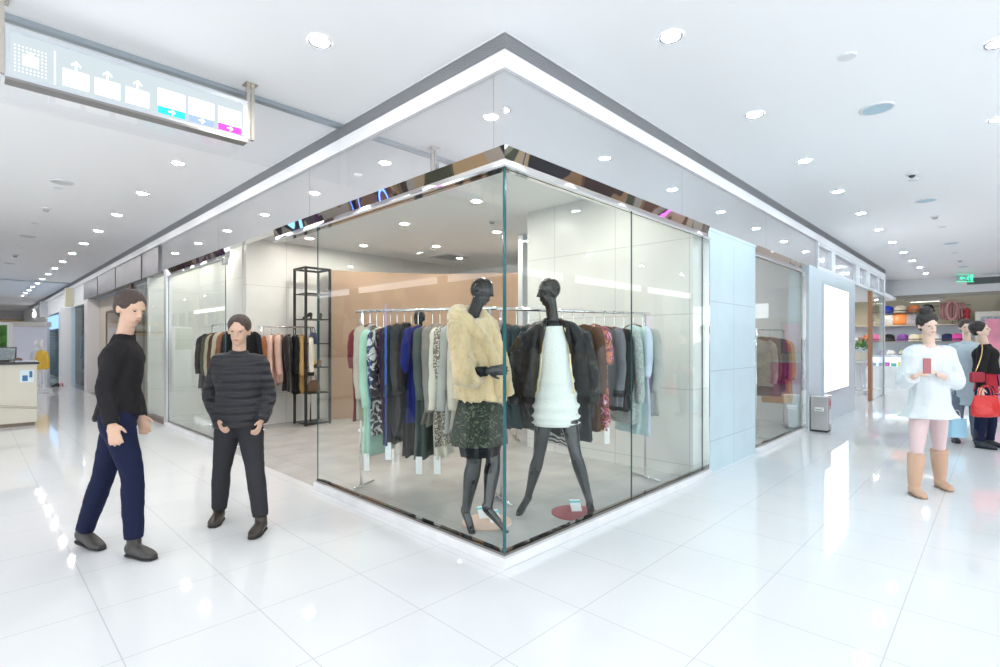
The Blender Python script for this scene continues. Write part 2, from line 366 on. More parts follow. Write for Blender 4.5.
for a, b in ((17.3, 20.2), (20.7, 27)): obj('glass_pane', boxes((0, .012, a, b, 0, 2.62)), glassmat('far_pane', (.85, .93, .97), .3), w7)
struct('wall_far_shop', boxes((1.8, 1.9, 17.2, 30, 0, 3.4)), mat('teal_grey_interior', (.30, .38, .42), .5, var=.3, vscale=1.4))
struct('wall_far_shop', boxes((.2, 1.8, 29.8, 30, 0, 3.4)), MATS['teal_grey_interior'])
struct('wall_left_far', boxes((-.0, .2, 27, 42, 0, 2.62)), m_white)
struct('wall_end_left', boxes((-8, .2, 42, 42.2, 0, 3.45)), m_white)
struct('wall_end_left_band', boxes((-9, -.05, 41.8, 42, 1.9, 2.9)), mat('tan_shop_band', (.72, .55, .32), .5))
struct('trim_13', boxes((-9, -.05, 41.7, 41.8, 2.12, 2.25)), m_bronze)
# ---- opposite sides of both corridors (seen only in reflections)
OX = -7.5
def blocks(name, cols, scale):
    """a shop display seen from afar: upright rectangles of stock and panelling"""
    m = bpy.data.materials.new(name); m.use_nodes = True; nt = m.node_tree; N = nt.nodes.new; L = nt.links.new
    g = N('ShaderNodeNewGeometry'); mp = N('ShaderNodeMapping'); mp.inputs['Scale'].default_value = (1.6, 1.6, .8); L(g.outputs['Position'], mp.inputs[0])
    v = N('ShaderNodeTexVoronoi'); v.distance = 'CHEBYCHEV'; v.inputs['Scale'].default_value = scale; v.inputs['Randomness'].default_value = .7; L(mp.outputs[0], v.inputs['Vector'])
    sp = N('ShaderNodeSeparateColor'); L(v.outputs['Color'], sp.inputs[0]); r = N('ShaderNodeValToRGB'); e = r.color_ramp.elements; r.color_ramp.interpolation = 'CONSTANT'
    while len(e) < len(cols): e.new(.5)
    for k, c in enumerate(cols): e[k].position = k / len(cols); e[k].color = (*c, 1)
    L(sp.outputs[0], r.inputs[0]); L(r.outputs[0], nt.nodes['Principled BSDF'].inputs['Base Color']); nt.nodes['Principled BSDF'].inputs['Roughness'].default_value = .5; return m
oppm = [blocks('shop_display_warm', [(.50, .35, .20), (.04, .03, .03), (.55, .42, .27), (.16, .08, .05), (.45, .40, .34), (.03, .03, .04), (.30, .18, .10)], .9),
        blocks('shop_display_dark', [(.45, .36, .24), (.06, .04, .04), (.35, .22, .13), (.08, .09, .06), (.42, .40, .36), (.10, .02, .13), (.20, .14, .10)], 1.0)]
ops = [(6.4, 8, (.72, .71, .7), 0), (8, 11.5, (.34, .22, .14), 0), (11.5, 15, (.7, .72, .75), 0), (15, 19, (.12, .11, .12), 0), (19, 24, (.1, .1, .1), 0), (24, 42, (.7, .7, .7), 0)]
for i, (a, b, c, e) in enumerate(ops):
    struct('wall_opposite', boxes((OX - .2, OX, a, b, 0, 3.45)), oppm[i % 2])
OY = -6.8
ops = [(6.4, 7.5, (.16, .17, .12)), (7.5, 10, (.68, .62, .52)), (10, 13, (.30, .2, .16)), (13, 18.4, (.7, .7, .72))]
for i, (a, b, c) in enumerate(ops):
    struct('wall_opposite', boxes((a, b, OY - .2, OY, 0, 3.45)), oppm[(i + 1) % 2])

# glowing bands added on the opposite walls to light the corridor ceilings
lit = emis('added_light_band', (.95, .97, 1), 2.2)
for i, (a, b) in enumerate(((6.5, 9.4), (10, 14.4), (15.2, 20), (21, 27), (28, 34))):
    struct('trim_%d' % (20 + i), boxes((OX, OX + .08, a, b, 3.24, 3.44)), lit, label='glowing band added on the opposite wall to light the ceiling')
for i, (a, b) in enumerate(((6.5, 9.5), (10.2, 14), (14.6, 18))):
    struct('trim_%d' % (30 + i), boxes((a, b, OY, OY + .08, 3.24, 3.44)), lit, label='glowing band added on the opposite wall to light the ceiling')
# ---------------------------------------------------------------- ceiling fixtures
def make_downlight(r, lens, depth=.0):
    t = thing('downlight', '', 'ceiling light')
    bm = BM(); n = 28
    prof = [(r * 1.18, 0), (r * 1.15, -.008), (r * .98, -.008), (r * .86, .0)]
    vs = [[bm.verts.new((a * math.cos(2 * PI * j / n), a * math.sin(2 * PI * j / n), z)) for j in range(n)] for a, z in prof]
    for a, b in zip(vs, vs[1:]):
        for j in range(n): bm.faces.new((a[j], a[(j + 1) % n], b[(j + 1) % n], b[j]))
    obj('trim_ring', bm, mat('downlight_ring', (.72, .72, .72), .25, .8), t, smooth=True)
    bm = BM(); cyl(bm, (0, 0), r * .9, -.0045, -.001, 24); obj('lens', bm, lens, t)
    return t
ZC = 3.449
protos = {}
LEDH = emis('hat_shop_lens', (1, .97, .92), 480)
def downlight(x, y, z, lens, key, label, group, r=.063):
    k = (key, r, lens.name)
    if k not in protos: t = make_downlight(r, lens); t.location = (x, y, z); tag(t, label, None, group); protos[k] = t; return t
    return copy_thing(protos[k], (x, y, z), 0, label, group)
g = 'recessed downlights in the mall ceiling'
for i in range(11):
    downlight(.77 + 1.605 * i, -.765, ZC, LEDC, 'c', '%s round recessed downlight from the corner in the row beside the right shopfront' % ORD[i], g)
for i in range(2):
    downlight(2.36 + 1.63 * i, -2.3, ZC, LEDC, 'c', '%s round downlight in the outer ceiling row of the right corridor' % ORD[i], g)
for i in range(17):
    downlight(-.80, .93 + 1.67 * i + (0), ZC, LED, 'w', '%s round recessed downlight from the corner in the row along the left shopfront' % ORD[i], g)
for i, (x, y) in enumerate([(-2.6, -2.3), (-4.6, 4.4), (5.2, -4.4)] + [(-4.6, 7 + 3 * k) for k in range(9)] + [(-2.6, 33), (-2.6, 37), (-2.6, 40)] + [(7.4 + 2.4 * k, -4.4) for k in range(4)]):  # unseen lamps added to brighten the corridor ceilings
    downlight(x, y, ZC, LED, 'w', 'round downlight added outside the picture to brighten the corridors', g)
g = 'small downlights in the clothes shop ceiling'
spots = [(.9, 1.0), (2.2, .9), (.8, 2.6), (2.1, 2.5), (.8, 4.2), (2.2, 4.2), (3.6, 3.6), (5.0, 4.2), (3.7, 5.3), (.6, 5.8), (1.7, 6.3), (2.7, 6.2), (4.9, 6.0), (6.4, 5.6), (5.4, 1.3), (6.7, 1.3), (5.9, 2.5), (.5, 7.8), (.5, 9.0), (1.4, 1.7)]
for i, (x, y) in enumerate(spots):
    downlight(x, y, 3.259, LEDS, 's', 'small downlight in the shop ceiling, %s by distance from the glass corner' % ORD[sorted(range(20), key=lambda q: spots[q][0] ** 2 + spots[q][1] ** 2).index(i)], g, .065)
for x, y in ((.9, 18.5), (.9, 24.5)):
    downlight(x, y, 3.449, LEDS, 's', 'downlight inside the far left shops, the one at about %d metres' % y, 'downlights in the far left shops', .065)
for x, y in ((12.2, 1.6), (14.4, 1.6), (16.4, 1.2), (17.5, .5), (17.6, 2.4), (12.2, 4), (15.4, 4)):  # the two lamps nearest the shelves are added to brighten the display
    downlight(x, y, 2.799, LEDH, 's', 'downlight in the hat shop ceiling at the %s %s' % ('front' if y < 2 else 'back', {12: 'left', 14: 'middle', 16: 'right', 15: 'right', 17: 'shelf side, added for more light' if y < 2 else 'shelf end, added for more light'}[int(x)]), 'downlights in the hat shop', .065)
# discs, smoke detectors, plates, camera
def disc(px, py, r, mname, col, label, name='ceiling_speaker'):
    p = atz(px, py, 3.45); t = thing(name, label, 'ceiling speaker', (p.x, p.y, 3.45))
    bm = BM(); lathe(bm, [(.001, -.012), (r * .84, -.012), (r * .86, -.006)], n=28); obj('grille', bm, mat(mname, col, .6, bump=.3, bscale=300), t)
    bm = BM(); n = 28; vs = [[bm.verts.new((a * math.cos(2 * PI * j / n), a * math.sin(2 * PI * j / n), z)) for j in range(n)] for a, z in ((r, 0), (r, -.01), (r * .86, -.014), (r * .84, -.004))]
    for a, b in zip(vs, vs[1:]):
        for j in range(n): bm.faces.new((a[j], a[(j + 1) % n], b[(j + 1) % n], b[j]))
    obj('rim', bm, m_white, t, smooth=True)
disc(877, 108, .125, 'grille_blue', (.45, .62, .70), 'large round ceiling speaker with a blue-grey grille at upper right')
disc(926, 200, .125, 'grille_blue', 0, 'round ceiling speaker with blue-grey grille left of the smoke detector on the right')
disc(951, 243, .125, 'grille_blue', 0, 'round ceiling speaker farther down the right corridor')
disc(963, 266.5, .125, 'grille_blue', 0, 'farthest round ceiling speaker on the right, above the exit sign')
disc(62, 182, .12, 'grille_pale', (.62, .61, .60), 'pale round ceiling speaker at left below the hanging sign')
disc(28, 236, .12, 'grille_pale', 0, 'second pale round ceiling speaker along the left corridor')
disc(9, 263, .12, 'grille_pale', 0, 'farthest pale round ceiling speaker at the left edge')
for px, py, l in ((46, 208, 'nearer smoke detector on the left ceiling'), (15, 255, 'farther smoke detector on the left ceiling'), (935, 216, 'nearer smoke detector on the right ceiling'), (960, 260, 'farther smoke detector on the right ceiling')):
    p = atz(px, py, 3.45); t = thing('smoke_detector', 'small round ' + l, 'smoke detector', (p.x, p.y, 3.45), group='smoke detectors')
    bm = BM(); lathe(bm, [(.062, 0), (.062, -.012), (.05, -.022)], n=20); obj('base', bm, m_white, t, smooth=False)
    bm = BM(); lathe(bm, [(.036, -.022), (.036, -.04), (.026, -.05), (.001, -.052)], n=20); obj('sensor', bm, mat('detector_grey', (.42, .40, .38), .5), t)
for px, py, l in ((847, 56, 'nearest, by the large speaker at upper right'), (914, 179.5, 'beside the dome camera'), (942, 227, 'past the smoke detector on the right'), (955, 253, 'far along the right corridor'), (58, 187.5, 'next to the first speaker on the left'), (36, 223, 'between detector and speaker on the left'), (20, 246, 'far along the left corridor')):
    p = atz(px, py, 3.45); bm = BM(); lathe(bm, [(.001, -.014), (.052, -.012), (.06, -.004), (.06, 0)], n=24)
    tag(obj('sprinkler_cover', bm, mat('cover_plate', (.74, .77, .80), .3), loc=(p.x, p.y, 3.45)), 'small round flat sprinkler cover on the ceiling, ' + l, 'sprinkler cover', 'sprinkler cover plates')
p = atz(912, 173, 3.45); t = thing('dome_camera', 'small white ceiling camera with a dark lens near the right speaker', 'security camera', (p.x, p.y, 3.45))
bm = BM(); lathe(bm, [(.06, 0), (.06, -.02), (.045, -.03)], n=20); obj('base', bm, m_white, t)
bm = BM(); ell(bm, (0, 0, -.03), (.035, .035, .03)); obj('lens', bm, mat('black_gloss', (.01, .01, .012), .05, coat=1), t, smooth=True)

# ---------------------------------------------------------------- smoke curtain and hanging sign
SY = 2.05
def curtain(y, x0, label, h=.54):
    t = thing('smoke_curtain', label, 'glass smoke curtain', ((x0 - .03) / 2, y, 3.45))
    w = -.035 - x0; c = (x0 - .035) / 2 - t.location.x
    bm = BM(); box(bm, c - w / 2, c + w / 2, -.035, .035, -.03, 0); obj('ceiling_rail', bm, mat('rail_blue_grey', (.42, .48, .52), .3, .6), t)
    n = max(1, round(w / 2.4))
    for i in range(n):
        a = c - w / 2 + w * i / n; bm = BM(); fs = box(bm, a + .003, a + w / n - .003, -.005, .005, -h, -.03)
        obj('glass_panel', bm, m_thin, t)
m_thin = glassmat('thin_curtain_pane', (.975, .98, .985), .8)
curtain(SY, -6.0, 'clear glass smoke curtain hung from a blue-grey ceiling rail behind the sign')
curtain(20.2, -6.0, 'glass smoke curtain with grey rail across the far end of the left corridor')
sx0, sx1, sz0, sz1 = -2.275, -.937, 2.99, 3.295; SYc = 1.87; hw = (sx1 - sx0) / 2
sg = thing('hanging_sign', 'lit overhead wayfinding sign with white squares and arrows hung from the ceiling', 'sign', ((sx0 + sx1) / 2, SYc, sz0))
hh = sz1 - sz0; th = .045
bm = boxes((-hw, hw, -th, th, 0, .022), (-hw, hw, -th, th, hh - .03, hh), (-hw, -hw + .02, -th, th, .022, hh - .03), (hw - .03, hw, -th, th, .022, hh - .03))
obj('frame', bm, mat('sign_frame_steel', (.62, .66, .70), .3, .5), sg)
obj('lit_panel', boxes((-hw + .02, hw - .03, -th + .004, th - .004, .022, hh - .03)), emis('sign_face', (.56, .64, .68), .9), sg)
bm = boxes((-hw - .001, hw + .001, -th - .004, th + .004, -.012, .004)); obj('bottom_edge', bm, mat('sign_edge_dark', (.30, .29, .28), .3, .8), sg)
e_w = emis('pictogram_white', (1, 1, 1), 1.6); FRp = lambda a, b, c: Vector((a, c, b))
def on_sign(side):
    """pictograms on one face; side -1 faces the viewer"""
    y0 = -th - .0005 if side < 0 else th - .004; y1 = y0 + .0045
    def X(px): return aty(px, 100, SYc - th).x - sg.location.x   # photo column -> place on the face
    def put(nm, rects, m):
        bm = BM()
        for (a, b, z0, z1) in rects: box(bm, a, b, y0, y1, z0, z1)
        obj(nm, bm, m, sg)
    def arrow(nm, cx, cz, s, up, m):
        bm = BM(); L = [(-.10, -.5), (.10, -.5), (.10, .25), (.42, -.07), (.5, .06), (0, .56), (-.5, .06), (-.42, -.07), (-.10, .25)]
        pts = [(cx + a * s, cz + b * s) for a, b in L] if up else [(cx + b * s, cz - a * s) for a, b in L]
        prism(bm, pts, y0 - .002 * (1 if side < 0 else -1), y1 + (0 if side < 0 else .002), FRp); obj(nm, bm, m, sg)
    W = 2 * hw
    cols = [(63, 89), (95, 120), (126, 149), (158, 185), (189, 214), (218.5, 241)]
    zc = {}
    for i, (a, b) in enumerate(cols):
        xa, xb = X(a), X(b); w = xb - xa
        if i < 3:
            put('blank_square', [(xa, xb, .045, .150)], e_w); arrow('up_arrow', (xa + xb) / 2, .182, .05, True, e_w)
        else:
            cc = [(.05, .72, .80), (.42, .56, .92), (.80, .10, .62)][i - 3]
            put('blank_square', [(xa, xb, .083, .205)], e_w)
            put('colour_block', [(xa, xb, .035, .083)], emis('sign_col_%d' % i, cc, 1.1 if i != 4 else .9)); arrow('right_arrow', (xa + xb) / 2, .059, .042, False, e_w)
    put('divider_bar', [(X(54.3), X(55.7), .035, .235)], e_w)
    xa, xb = X(15), X(46); d = []
    for r in range(8):
        for c in range(9):
            x = xa + (xb - xa) * c / 8; z = .055 + r * .0212
            if 2 <= c <= 6 and 2 <= r <= 5: continue
            d.append((x - .0032, x + .0032, z - .0028, z + .0028))
    d += [(xa + (xb - xa) * .24, xa + (xb - xa) * .76, .098, .162), (xa + (xb - xa) * .42, xa + (xb - xa) * .58, .162, .180)]
    put('dot_pictogram', d, e_w)
on_sign(-1); on_sign(1)
for x in (sx1 + .035, sx0 - .03):
    t = x - sg.location.x
    bm = boxes((t - .028, t - .004, -.016, .016, .03, .46), (t + .004, t + .028, -.016, .016, .03, .46)); obj('hanger_post', bm, mat('nickel_post', (.62, .58, .52), .22, 1), sg)
    bm = boxes((t - .045, t + .045, -.045, .045, .452, .4598)); obj('ceiling_plate', bm, mat('nickel_post', 0), sg)
# ---------------------------------------------------------------- lightbox poster panel, bin
t = thing('lightbox', 'tall glowing blank white lightbox on the white wall', 'lightbox', (9.18, -.03, .52))
obj('frame', boxes((-1.03, 1.03, -.035, 0, 0, 2.0)), mat('lightbox_frame', (.60, .66, .72), .3, .6), t, bevel=.004)
obj('lit_face', boxes((-.99, .99, -.040, -.034, .04, 1.96)), emis('lightbox_white', (1, 1, 1), 1.3), t)
t = thing('waste_bin', 'brushed steel rectangular bin standing against the white pilaster', 'bin', (7.3, -.20, 0))
BS = t
obj('body', boxes((-.12, .12, -.12, .12, .03, .56)), m_steel, t, bevel=.006)
obj('top_frame', boxes((-.125, .125, -.125, .125, .56, .59)), m_chrome, t, bevel=.005)
obj('foot_plate', boxes((-.11, .11, -.11, .11, 0, .03)), m_dark, t)
bm = BM(); tube(bm, [(-.12, -.05, .36), (-.138, -.04, .365), (-.138, .04, .365), (-.12, .05, .36)], .008); box(bm, -.123, -.119, -.065, .065, .335, .40); obj('handle', bm, m_chrome, t)
obj('label_sticker', boxes((.0, .08, -.1215, -.12, .42, .5)), mat('red_sticker', (.6, .08, .1), .5), t)
obj('label_sticker', boxes((-.02, .10, -.1215, -.12, .12, .36)), mat('white_sticker', (.8, .8, .85), .5), t)
# exit sign
p = atd(965, 281.5, 14.6); t = thing('exit_sign', 'green and white running-man exit sign hanging from the right ceiling', 'exit sign', (p.x, p.y, p.z), YAW)
obj('panel', boxes((-.23, .23, -.012, .012, 0, .19)), glassmat('exit_acrylic', (.75, .95, .88)), t)
gm = emis('exit_green', (.10, .95, .55), 1.2); fr = lambda a, b, c: Vector((a, c, b))
obj('frame', boxes((-.24, .24, -.015, .015, -.015, 0), (-.24, .24, -.015, .015, .19, .20)), gm, t)
bm = BM(); prism(bm, [(-.16, .095), (-.10, .15), (-.10, .115), (-.01, .115), (-.01, .075), (-.10, .075), (-.10, .04)], -.018, -.013, fr); obj('arrow', bm, gm, t)
bm = BM()
for a in ([(.075, .15), (.09, .165), (.105, .15), (.09, .135)], [(.04, .13), (.10, .13), (.12, .09), (.105, .08), (.09, .11), (.085, .08), (.11, .05), (.10, .02), (.085, .02), (.09, .045), (.06, .07), (.05, .045), (.02, .045), (.02, .06), (.04, .06), (.06, .11), (.035, .11)], [(.14, .02), (.155, .02), (.155, .175), (.14, .175)], [(.17, .02), (.21, .02), (.21, .175), (.17, .175)]):
    prism(bm, a, -.018, -.013, fr)
obj('running_figure', bm, gm, t)
obj('drop_rod', boxes((-.16, -.15, -.005, .005, .2, 3.45 - p.z), (.15, .16, -.005, .005, .2, 3.45 - p.z)), m_chrome, t)
struct('trim_14', boxes((FX - .012, FX - .001, atx(1012, 280, FX).y, atx(967, 280, FX).y, atx(980, 284, FX).z, atx(980, 277.5, FX).z)), mat('dark_grille', (.12, .14, .14), .5), label='dark air grille in the end wall')

p = atz(450, 257, 3.26); t = thing('ceiling_vent', 'square grey air vent in the shop ceiling above the tan wall', 'ceiling vent', (p.x, p.y, 3.26))
obj('frame', boxes((-.3, .3, -.3, -.26, -.012, 0), (-.3, .3, .26, .3, -.012, 0), (-.3, -.26, -.26, .26, -.012, 0), (.26, .3, -.26, .26, -.012, 0)), m_white, t)
bm = BM()
for i in range(9): box(bm, -.26, .26, -.25 + i * .058, -.23 + i * .058, -.010, -.002)
obj('louvres', bm, m_slat, t); obj('backing', boxes((-.26, .26, -.26, .26, -.002, 0)), m_dark, t)
for px, py, l in ((433, 249, 'left of the square vent'), (492, 221, 'near the glass corner')):
    p = atz(px, py, 3.26); t = thing('smoke_detector', 'small smoke detector in the shop ceiling ' + l, 'smoke detector', (p.x, p.y, 3.26))
    bm = BM(); lathe(bm, [(.055, 0), (.055, -.012), (.045, -.02)], n=20); obj('base', bm, m_white, t); bm = BM(); lathe(bm, [(.034, -.02), (.034, -.036), (.024, -.044), (.001, -.045)], n=20); obj('sensor', bm, mat('detector_grey', 0), t)
# ---------------------------------------------------------------- figures
def lerp(a, b, t): return a + (b - a) * t
def frame_m(side, fwd, up): return Matrix((side, fwd, up)).transposed().to_4x4()
def foot_pts(a, d, s, lift=0):
    """heel-to-toe line below ankle a pointing along d"""
    g = Vector((a.x, a.y, 0)); z = lift
    return [g - d * .055 * s + UP * (.045 + z), g - d * .02 * s + UP * (.05 + z), g + d * .06 * s + UP * (.042 + z * .6), g + d * .13 * s + UP * (.03), g + d * .185 * s + UP * (.024)]
def hand(bm, w, d, pn, s=1, curl=.5, tside=1, r=.0092):
    d = d.normalized(); pn = (pn - d * pn.dot(d)).normalized(); c = d.cross(pn)
    loft(bm, [w - d * .03, w, w + d * .03 * s, w + d * .085 * s], [(.024, .02), (.026, .018), (.036 * s, .016), (.036 * s, .013)], side=c, n=12, sub=2)
    for i, (o, L) in enumerate(((-.030, .062), (-.010, .073), (.010, .070), (.029, .056))):
        b = w + d * .078 * s + c * o * s * -tside; dd = (d + c * (o * 2.2) * -tside).normalized(); pts = [b]; ang = 0
        for k, fr in enumerate((.45, .32, .23)):
            ang += curl * (.55 if k else .35); pts.append(pts[-1] + (dd * math.cos(ang) + pn * math.sin(ang)) * L * fr * s)
        loft(bm, pts, [r, r * .98, r * .92, r * .75], n=8, sub=2)
    b = w + d * .02 * s - c * .026 * s * -tside * -1 * -1
    b = w + d * .022 * s + c * (-.024) * s * tside * -1 * -1
    t0 = w + d * .02 + c * (.024 * tside) * s; td = (d * .7 + c * .65 * tside + pn * .25).normalized()
    loft(bm, [t0, t0 + td * .035 * s, t0 + (td * .055 + d * .018 + pn * .006) * s], [r * 1.35, r * 1.15, r * .85], n=8, sub=2)
def head(bm, c, side, f, u, s=1, mann=False):
    M = frame_m(side, f, u)
    ell(bm, c + u * .018 * s - f * .008 * s, (.074 * s, .094 * s, .092 * s), M)
    ell(bm, c - u * .045 * s + f * .022 * s, (.054 * s, .062 * s, .068 * s), M)
    ell(bm, c - u * .095 * s + f * .052 * s, (.024 * s, .022 * s, .018 * s), M)
    loft(bm, [c + u * .015 * s + f * .080 * s, c - u * .012 * s + f * .096 * s, c - u * .034 * s + f * .104 * s], [.008 * s, .010 * s, .014 * s], n=8, sub=1)
    ell(bm, c + u * .022 * s + f * .074 * s, (.048 * s, .014 * s, .010 * s), M)
    ell(bm, c - u * .062 * s + f * .080 * s, (.024 * s, .010 * s, .009 * s), M)
    for q in (-1, 1): ell(bm, c + side * q * .075 * s - u * .012 * s - f * .01 * s, (.010 * s, .020 * s, .032 * s), M)
def body(root, J, m, f, s=1, head_f=None, lw=1.0, barefoot=False, curl=.5, palm=None, voxel=.0075, lift=0, name='body', tw=1.0):
    side = (J['shR'] - J['shL']).normalized(); hm = (J['hipL'] + J['hipR']) / 2; nk = J['neck']; hc = J['head']
    bm = BM(); up = (nk - hm).normalized()
    loft(bm, [hm - up * .10, hm - up * .04, hm + up * .04, lerp(hm, nk, .38), lerp(hm, nk, .70), lerp(hm, nk, .88), lerp(hm, nk, 1.0)],
         [(.06 * s, .06 * s), (.145 * s * tw, .10 * s), (.15 * s * tw, .105 * s), (.118 * s * tw, .085 * s), (.150 * s * tw, .105 * s), (.135 * s * tw, .08 * s), (.06 * s, .055 * s)], side=side, n=20)
    hu = (hc - nk).normalized()
    loft(bm, [lerp(nk, hc, -.25), lerp(nk, hc, .1), lerp(nk, hc, .75)], [.062 * s, .050 * s, .050 * s], n=12)
    hf = (head_f or f); hf = (hf - hu * hf.dot(hu)).normalized(); hs = hf.cross(hu)
    head(bm, hc, hs, hf, hu, s)
    for q in 'LR':
        sh, el, wr = J['sh' + q], J['el' + q], J['wr' + q]
        loft(bm, [lerp(sh, nk, .45) - UP * .02, sh, lerp(sh, el, .35), el, lerp(el, wr, .3), wr], [(.05 * s, .055 * s), .050 * s, .045 * s, .036 * s, .037 * s, .024 * s], n=12)
        d = (wr - el).normalized(); pn = palm[q] if palm else (-side if q == 'R' else side)
        hand(bm, wr, J.get('hd' + q, d), pn, s, curl, tside=(1 if d.cross(pn).dot(f) > 0 else -1))
        hp, kn, an, td = J['hip' + q], J['kn' + q], J['an' + q], J['td' + q]
        loft(bm, [hp + UP * .05, hp - UP * .03, lerp(hp, kn, .45), kn, lerp(kn, an, .3), lerp(kn, an, .75), an], [.075 * s, .088 * s, .072 * s * lw, .050 * s * lw, .054 * s * lw, .036 * s * lw, .030 * s * lw], n=14)
        if barefoot:
            t = J['to' + q]
            loft(bm, [an + UP * .03 - td * .005, an - td * .012, lerp(an, t, .45), lerp(an, t, .8), t, t + td * .03 - UP * .004], [(.03, .03), (.031, .036), (.033, .030), (.040, .020), (.034, .013), (.016, .008)], side=td.cross(UP), n=12)
        else:
            loft(bm, [an] + [p + UP * .0 for p in foot_pts(an, td, s, lift)[1:3]], [.028, .022, .018], n=10)
    return obj(name, bm, m, root, remesh=voxel, smit=3), side, hs, hf, hu
def jacket(root, J, m, hem, th=.025, name='jacket', disp=(.018, .09), flare=1.0, sleeve_end=1.0, sth=.022, s=1, voxel=.011, smit=3, rip=None, collar=True):
    side = (J['shR'] - J['shL']).normalized(); hm = (J['hipL'] + J['hipR']) / 2; nk = J['neck']; bm = BM(); up = (nk - hm).normalized()
    loft(bm, [hm - UP * hem, hm - UP * hem * .4, hm + up * .06, lerp(hm, nk, .4), lerp(hm, nk, .7), lerp(hm, nk, .87), lerp(hm, nk, .97)],
         [((.155 * flare + th) * s, (.118 * flare + th) * s), ((.155 * (1 + flare) / 2 + th) * s, (.12 + th) * s), ((.15 + th) * s, (.11 + th) * s), ((.135 + th) * s, (.10 + th) * s), ((.16 + th) * s, (.115 + th) * s), ((.15 + th * .8) * s, (.085 + th) * s), (.075 * s, .07 * s)], side=side, n=28, rip=rip)
    for q in 'LR':
        sh, el, wr = J['sh' + q], J['el' + q], J['wr' + q]; wr = lerp(el, wr, sleeve_end)
        loft(bm, [lerp(sh, nk, .5) - UP * .03, sh, lerp(sh, el, .35), el, lerp(el, wr, .4), wr], [(.05 + sth) * s, (.052 + sth) * s, (.047 + sth) * s, (.040 + sth) * s, (.040 + sth) * s, (.032 + sth) * s], n=14)
    if collar: loft(bm, [lerp(hm, nk, .93), nk + up * .03], [(.085 * s, .08 * s), (.068 * s, .064 * s)], side=side, n=16, sub=1)
    return obj(name, bm, m, root, remesh=voxel, smit=smit, disp=disp)
def trousers(root, J, m, th=.014, name='trousers', s=1, disp=(.012, .08), end=.97):
    bm = BM(); side = (J['hipR'] - J['hipL']).normalized(); hm = (J['hipL'] + J['hipR']) / 2
    loft(bm, [hm - UP * .08, hm - UP * .03, hm + UP * .05, hm + UP * .14], [(.09, .08), (.158 * s, .115 * s), (.155 * s, .115 * s), (.13 * s, .10 * s)], side=side, n=20)
    for q in 'LR':
        hp, kn, an = J['hip' + q], J['kn' + q], J['an' + q]; e = lerp(kn, an, end)
        loft(bm, [hp + UP * .04, hp - UP * .04, lerp(hp, kn, .5), kn, lerp(kn, an, .35), e], [(.075 + th), (.09 + th), (.075 + th), (.055 + th), (.055 + th), (.042 + th)], n=16)
    return obj(name, bm, m, root, remesh=.010, smit=3, disp=disp)
def shoe(root, an, td, m, s=1, lift=0, boot=0, kn=None, name='shoe', solem=None):
    bm = BM(); P = foot_pts(an, td, s, lift); sd = td.cross(UP)
    loft(bm, P, [(.030, .036), (.042, .046), (.046, .040), (.050, .030), (.028, .018)], side=sd, n=14)
    g = Vector((an.x, an.y, 0)); ax = (kn - an).normalized() if kn is not None else UP
    loft(bm, [g + UP * (.05 + lift), an + ax * (.0 + boot * .45), an + ax * (.02 + boot)], [.044, .064 if boot else .044, .074 if boot else .042], n=14, sub=1)
    o = obj(name, bm, m, root, remesh=.007, smit=3)
    bm = BM(); loft(bm, [Vector((p.x, p.y, .008 + (lift * (1 - i / 4) ** 1.2))) for i, p in enumerate(P)], [(.030, .008), (.043, .008), (.045, .008), (.050, .008), (.028, .006)], side=sd, n=12); obj('sole', bm, solem or mat('dark_sole', (.02, .02, .02), .7), o, smooth=True)
    return o
def hair(root, hc, hs, hf, hu, m, s=1, kind='short'):
    M = frame_m(hs, hf, hu); bm = BM()
    ell(bm, hc + hu * .035 * s - hf * .022 * s, (.087 * s, .099 * s, .090 * s), M); ell(bm, hc + hu * .0 * s - hf * .05 * s, (.078 * s, .06 * s, .09 * s), M)
    if kind == 'bun': ell(bm, hc + hu * .13 * s - hf * .03 * s, (.055, .055, .045), M)
    if kind == 'long':
        loft(bm, [hc + hu * .02 - hf * .05, hc - hu * .10 - hf * .07, hc - hu * .24 - hf * .075], [(.08, .05), (.075, .045), (.05, .025)], side=hs, n=12)
    return obj('hair', bm, m, root, remesh=.008, smit=2, disp=(.006, .03))
def eyes(root, hc, hs, hf, hu, s=1):
    for q in (-1, 1):
        bm = BM(); ell(bm, hc + hs * q * .030 * s + hf * .081 * s + hu * .004, (.010, .006, .004), frame_m(hs, hf, hu), 10, 6)
        obj('eye', bm, mat('eye_dark', (.02, .015, .012), .2), root, smooth=True)
    bm = BM(); ell(bm, hc - hu * .062 * s + hf * .088 * s, (.020, .005, .005), frame_m(hs, hf, hu), 10, 6); obj('mouth', bm, mat('lip', (.42, .14, .12), .5), root, smooth=True)
def joints(root, spec):
    J = {}
    for k, v in spec.items():
        J[k] = (v if isinstance(v, Vector) else atd(*v) - root.location)
    return J
def flat(v): return Vector((v.x, v.y, 0)).normalized()
m_skin = mat('skin', (.62, .40, .29), .5, bump=.02); hair_b = mat('dark_hair', (.018, .013, .011), .45, bump=.6, bscale=70)

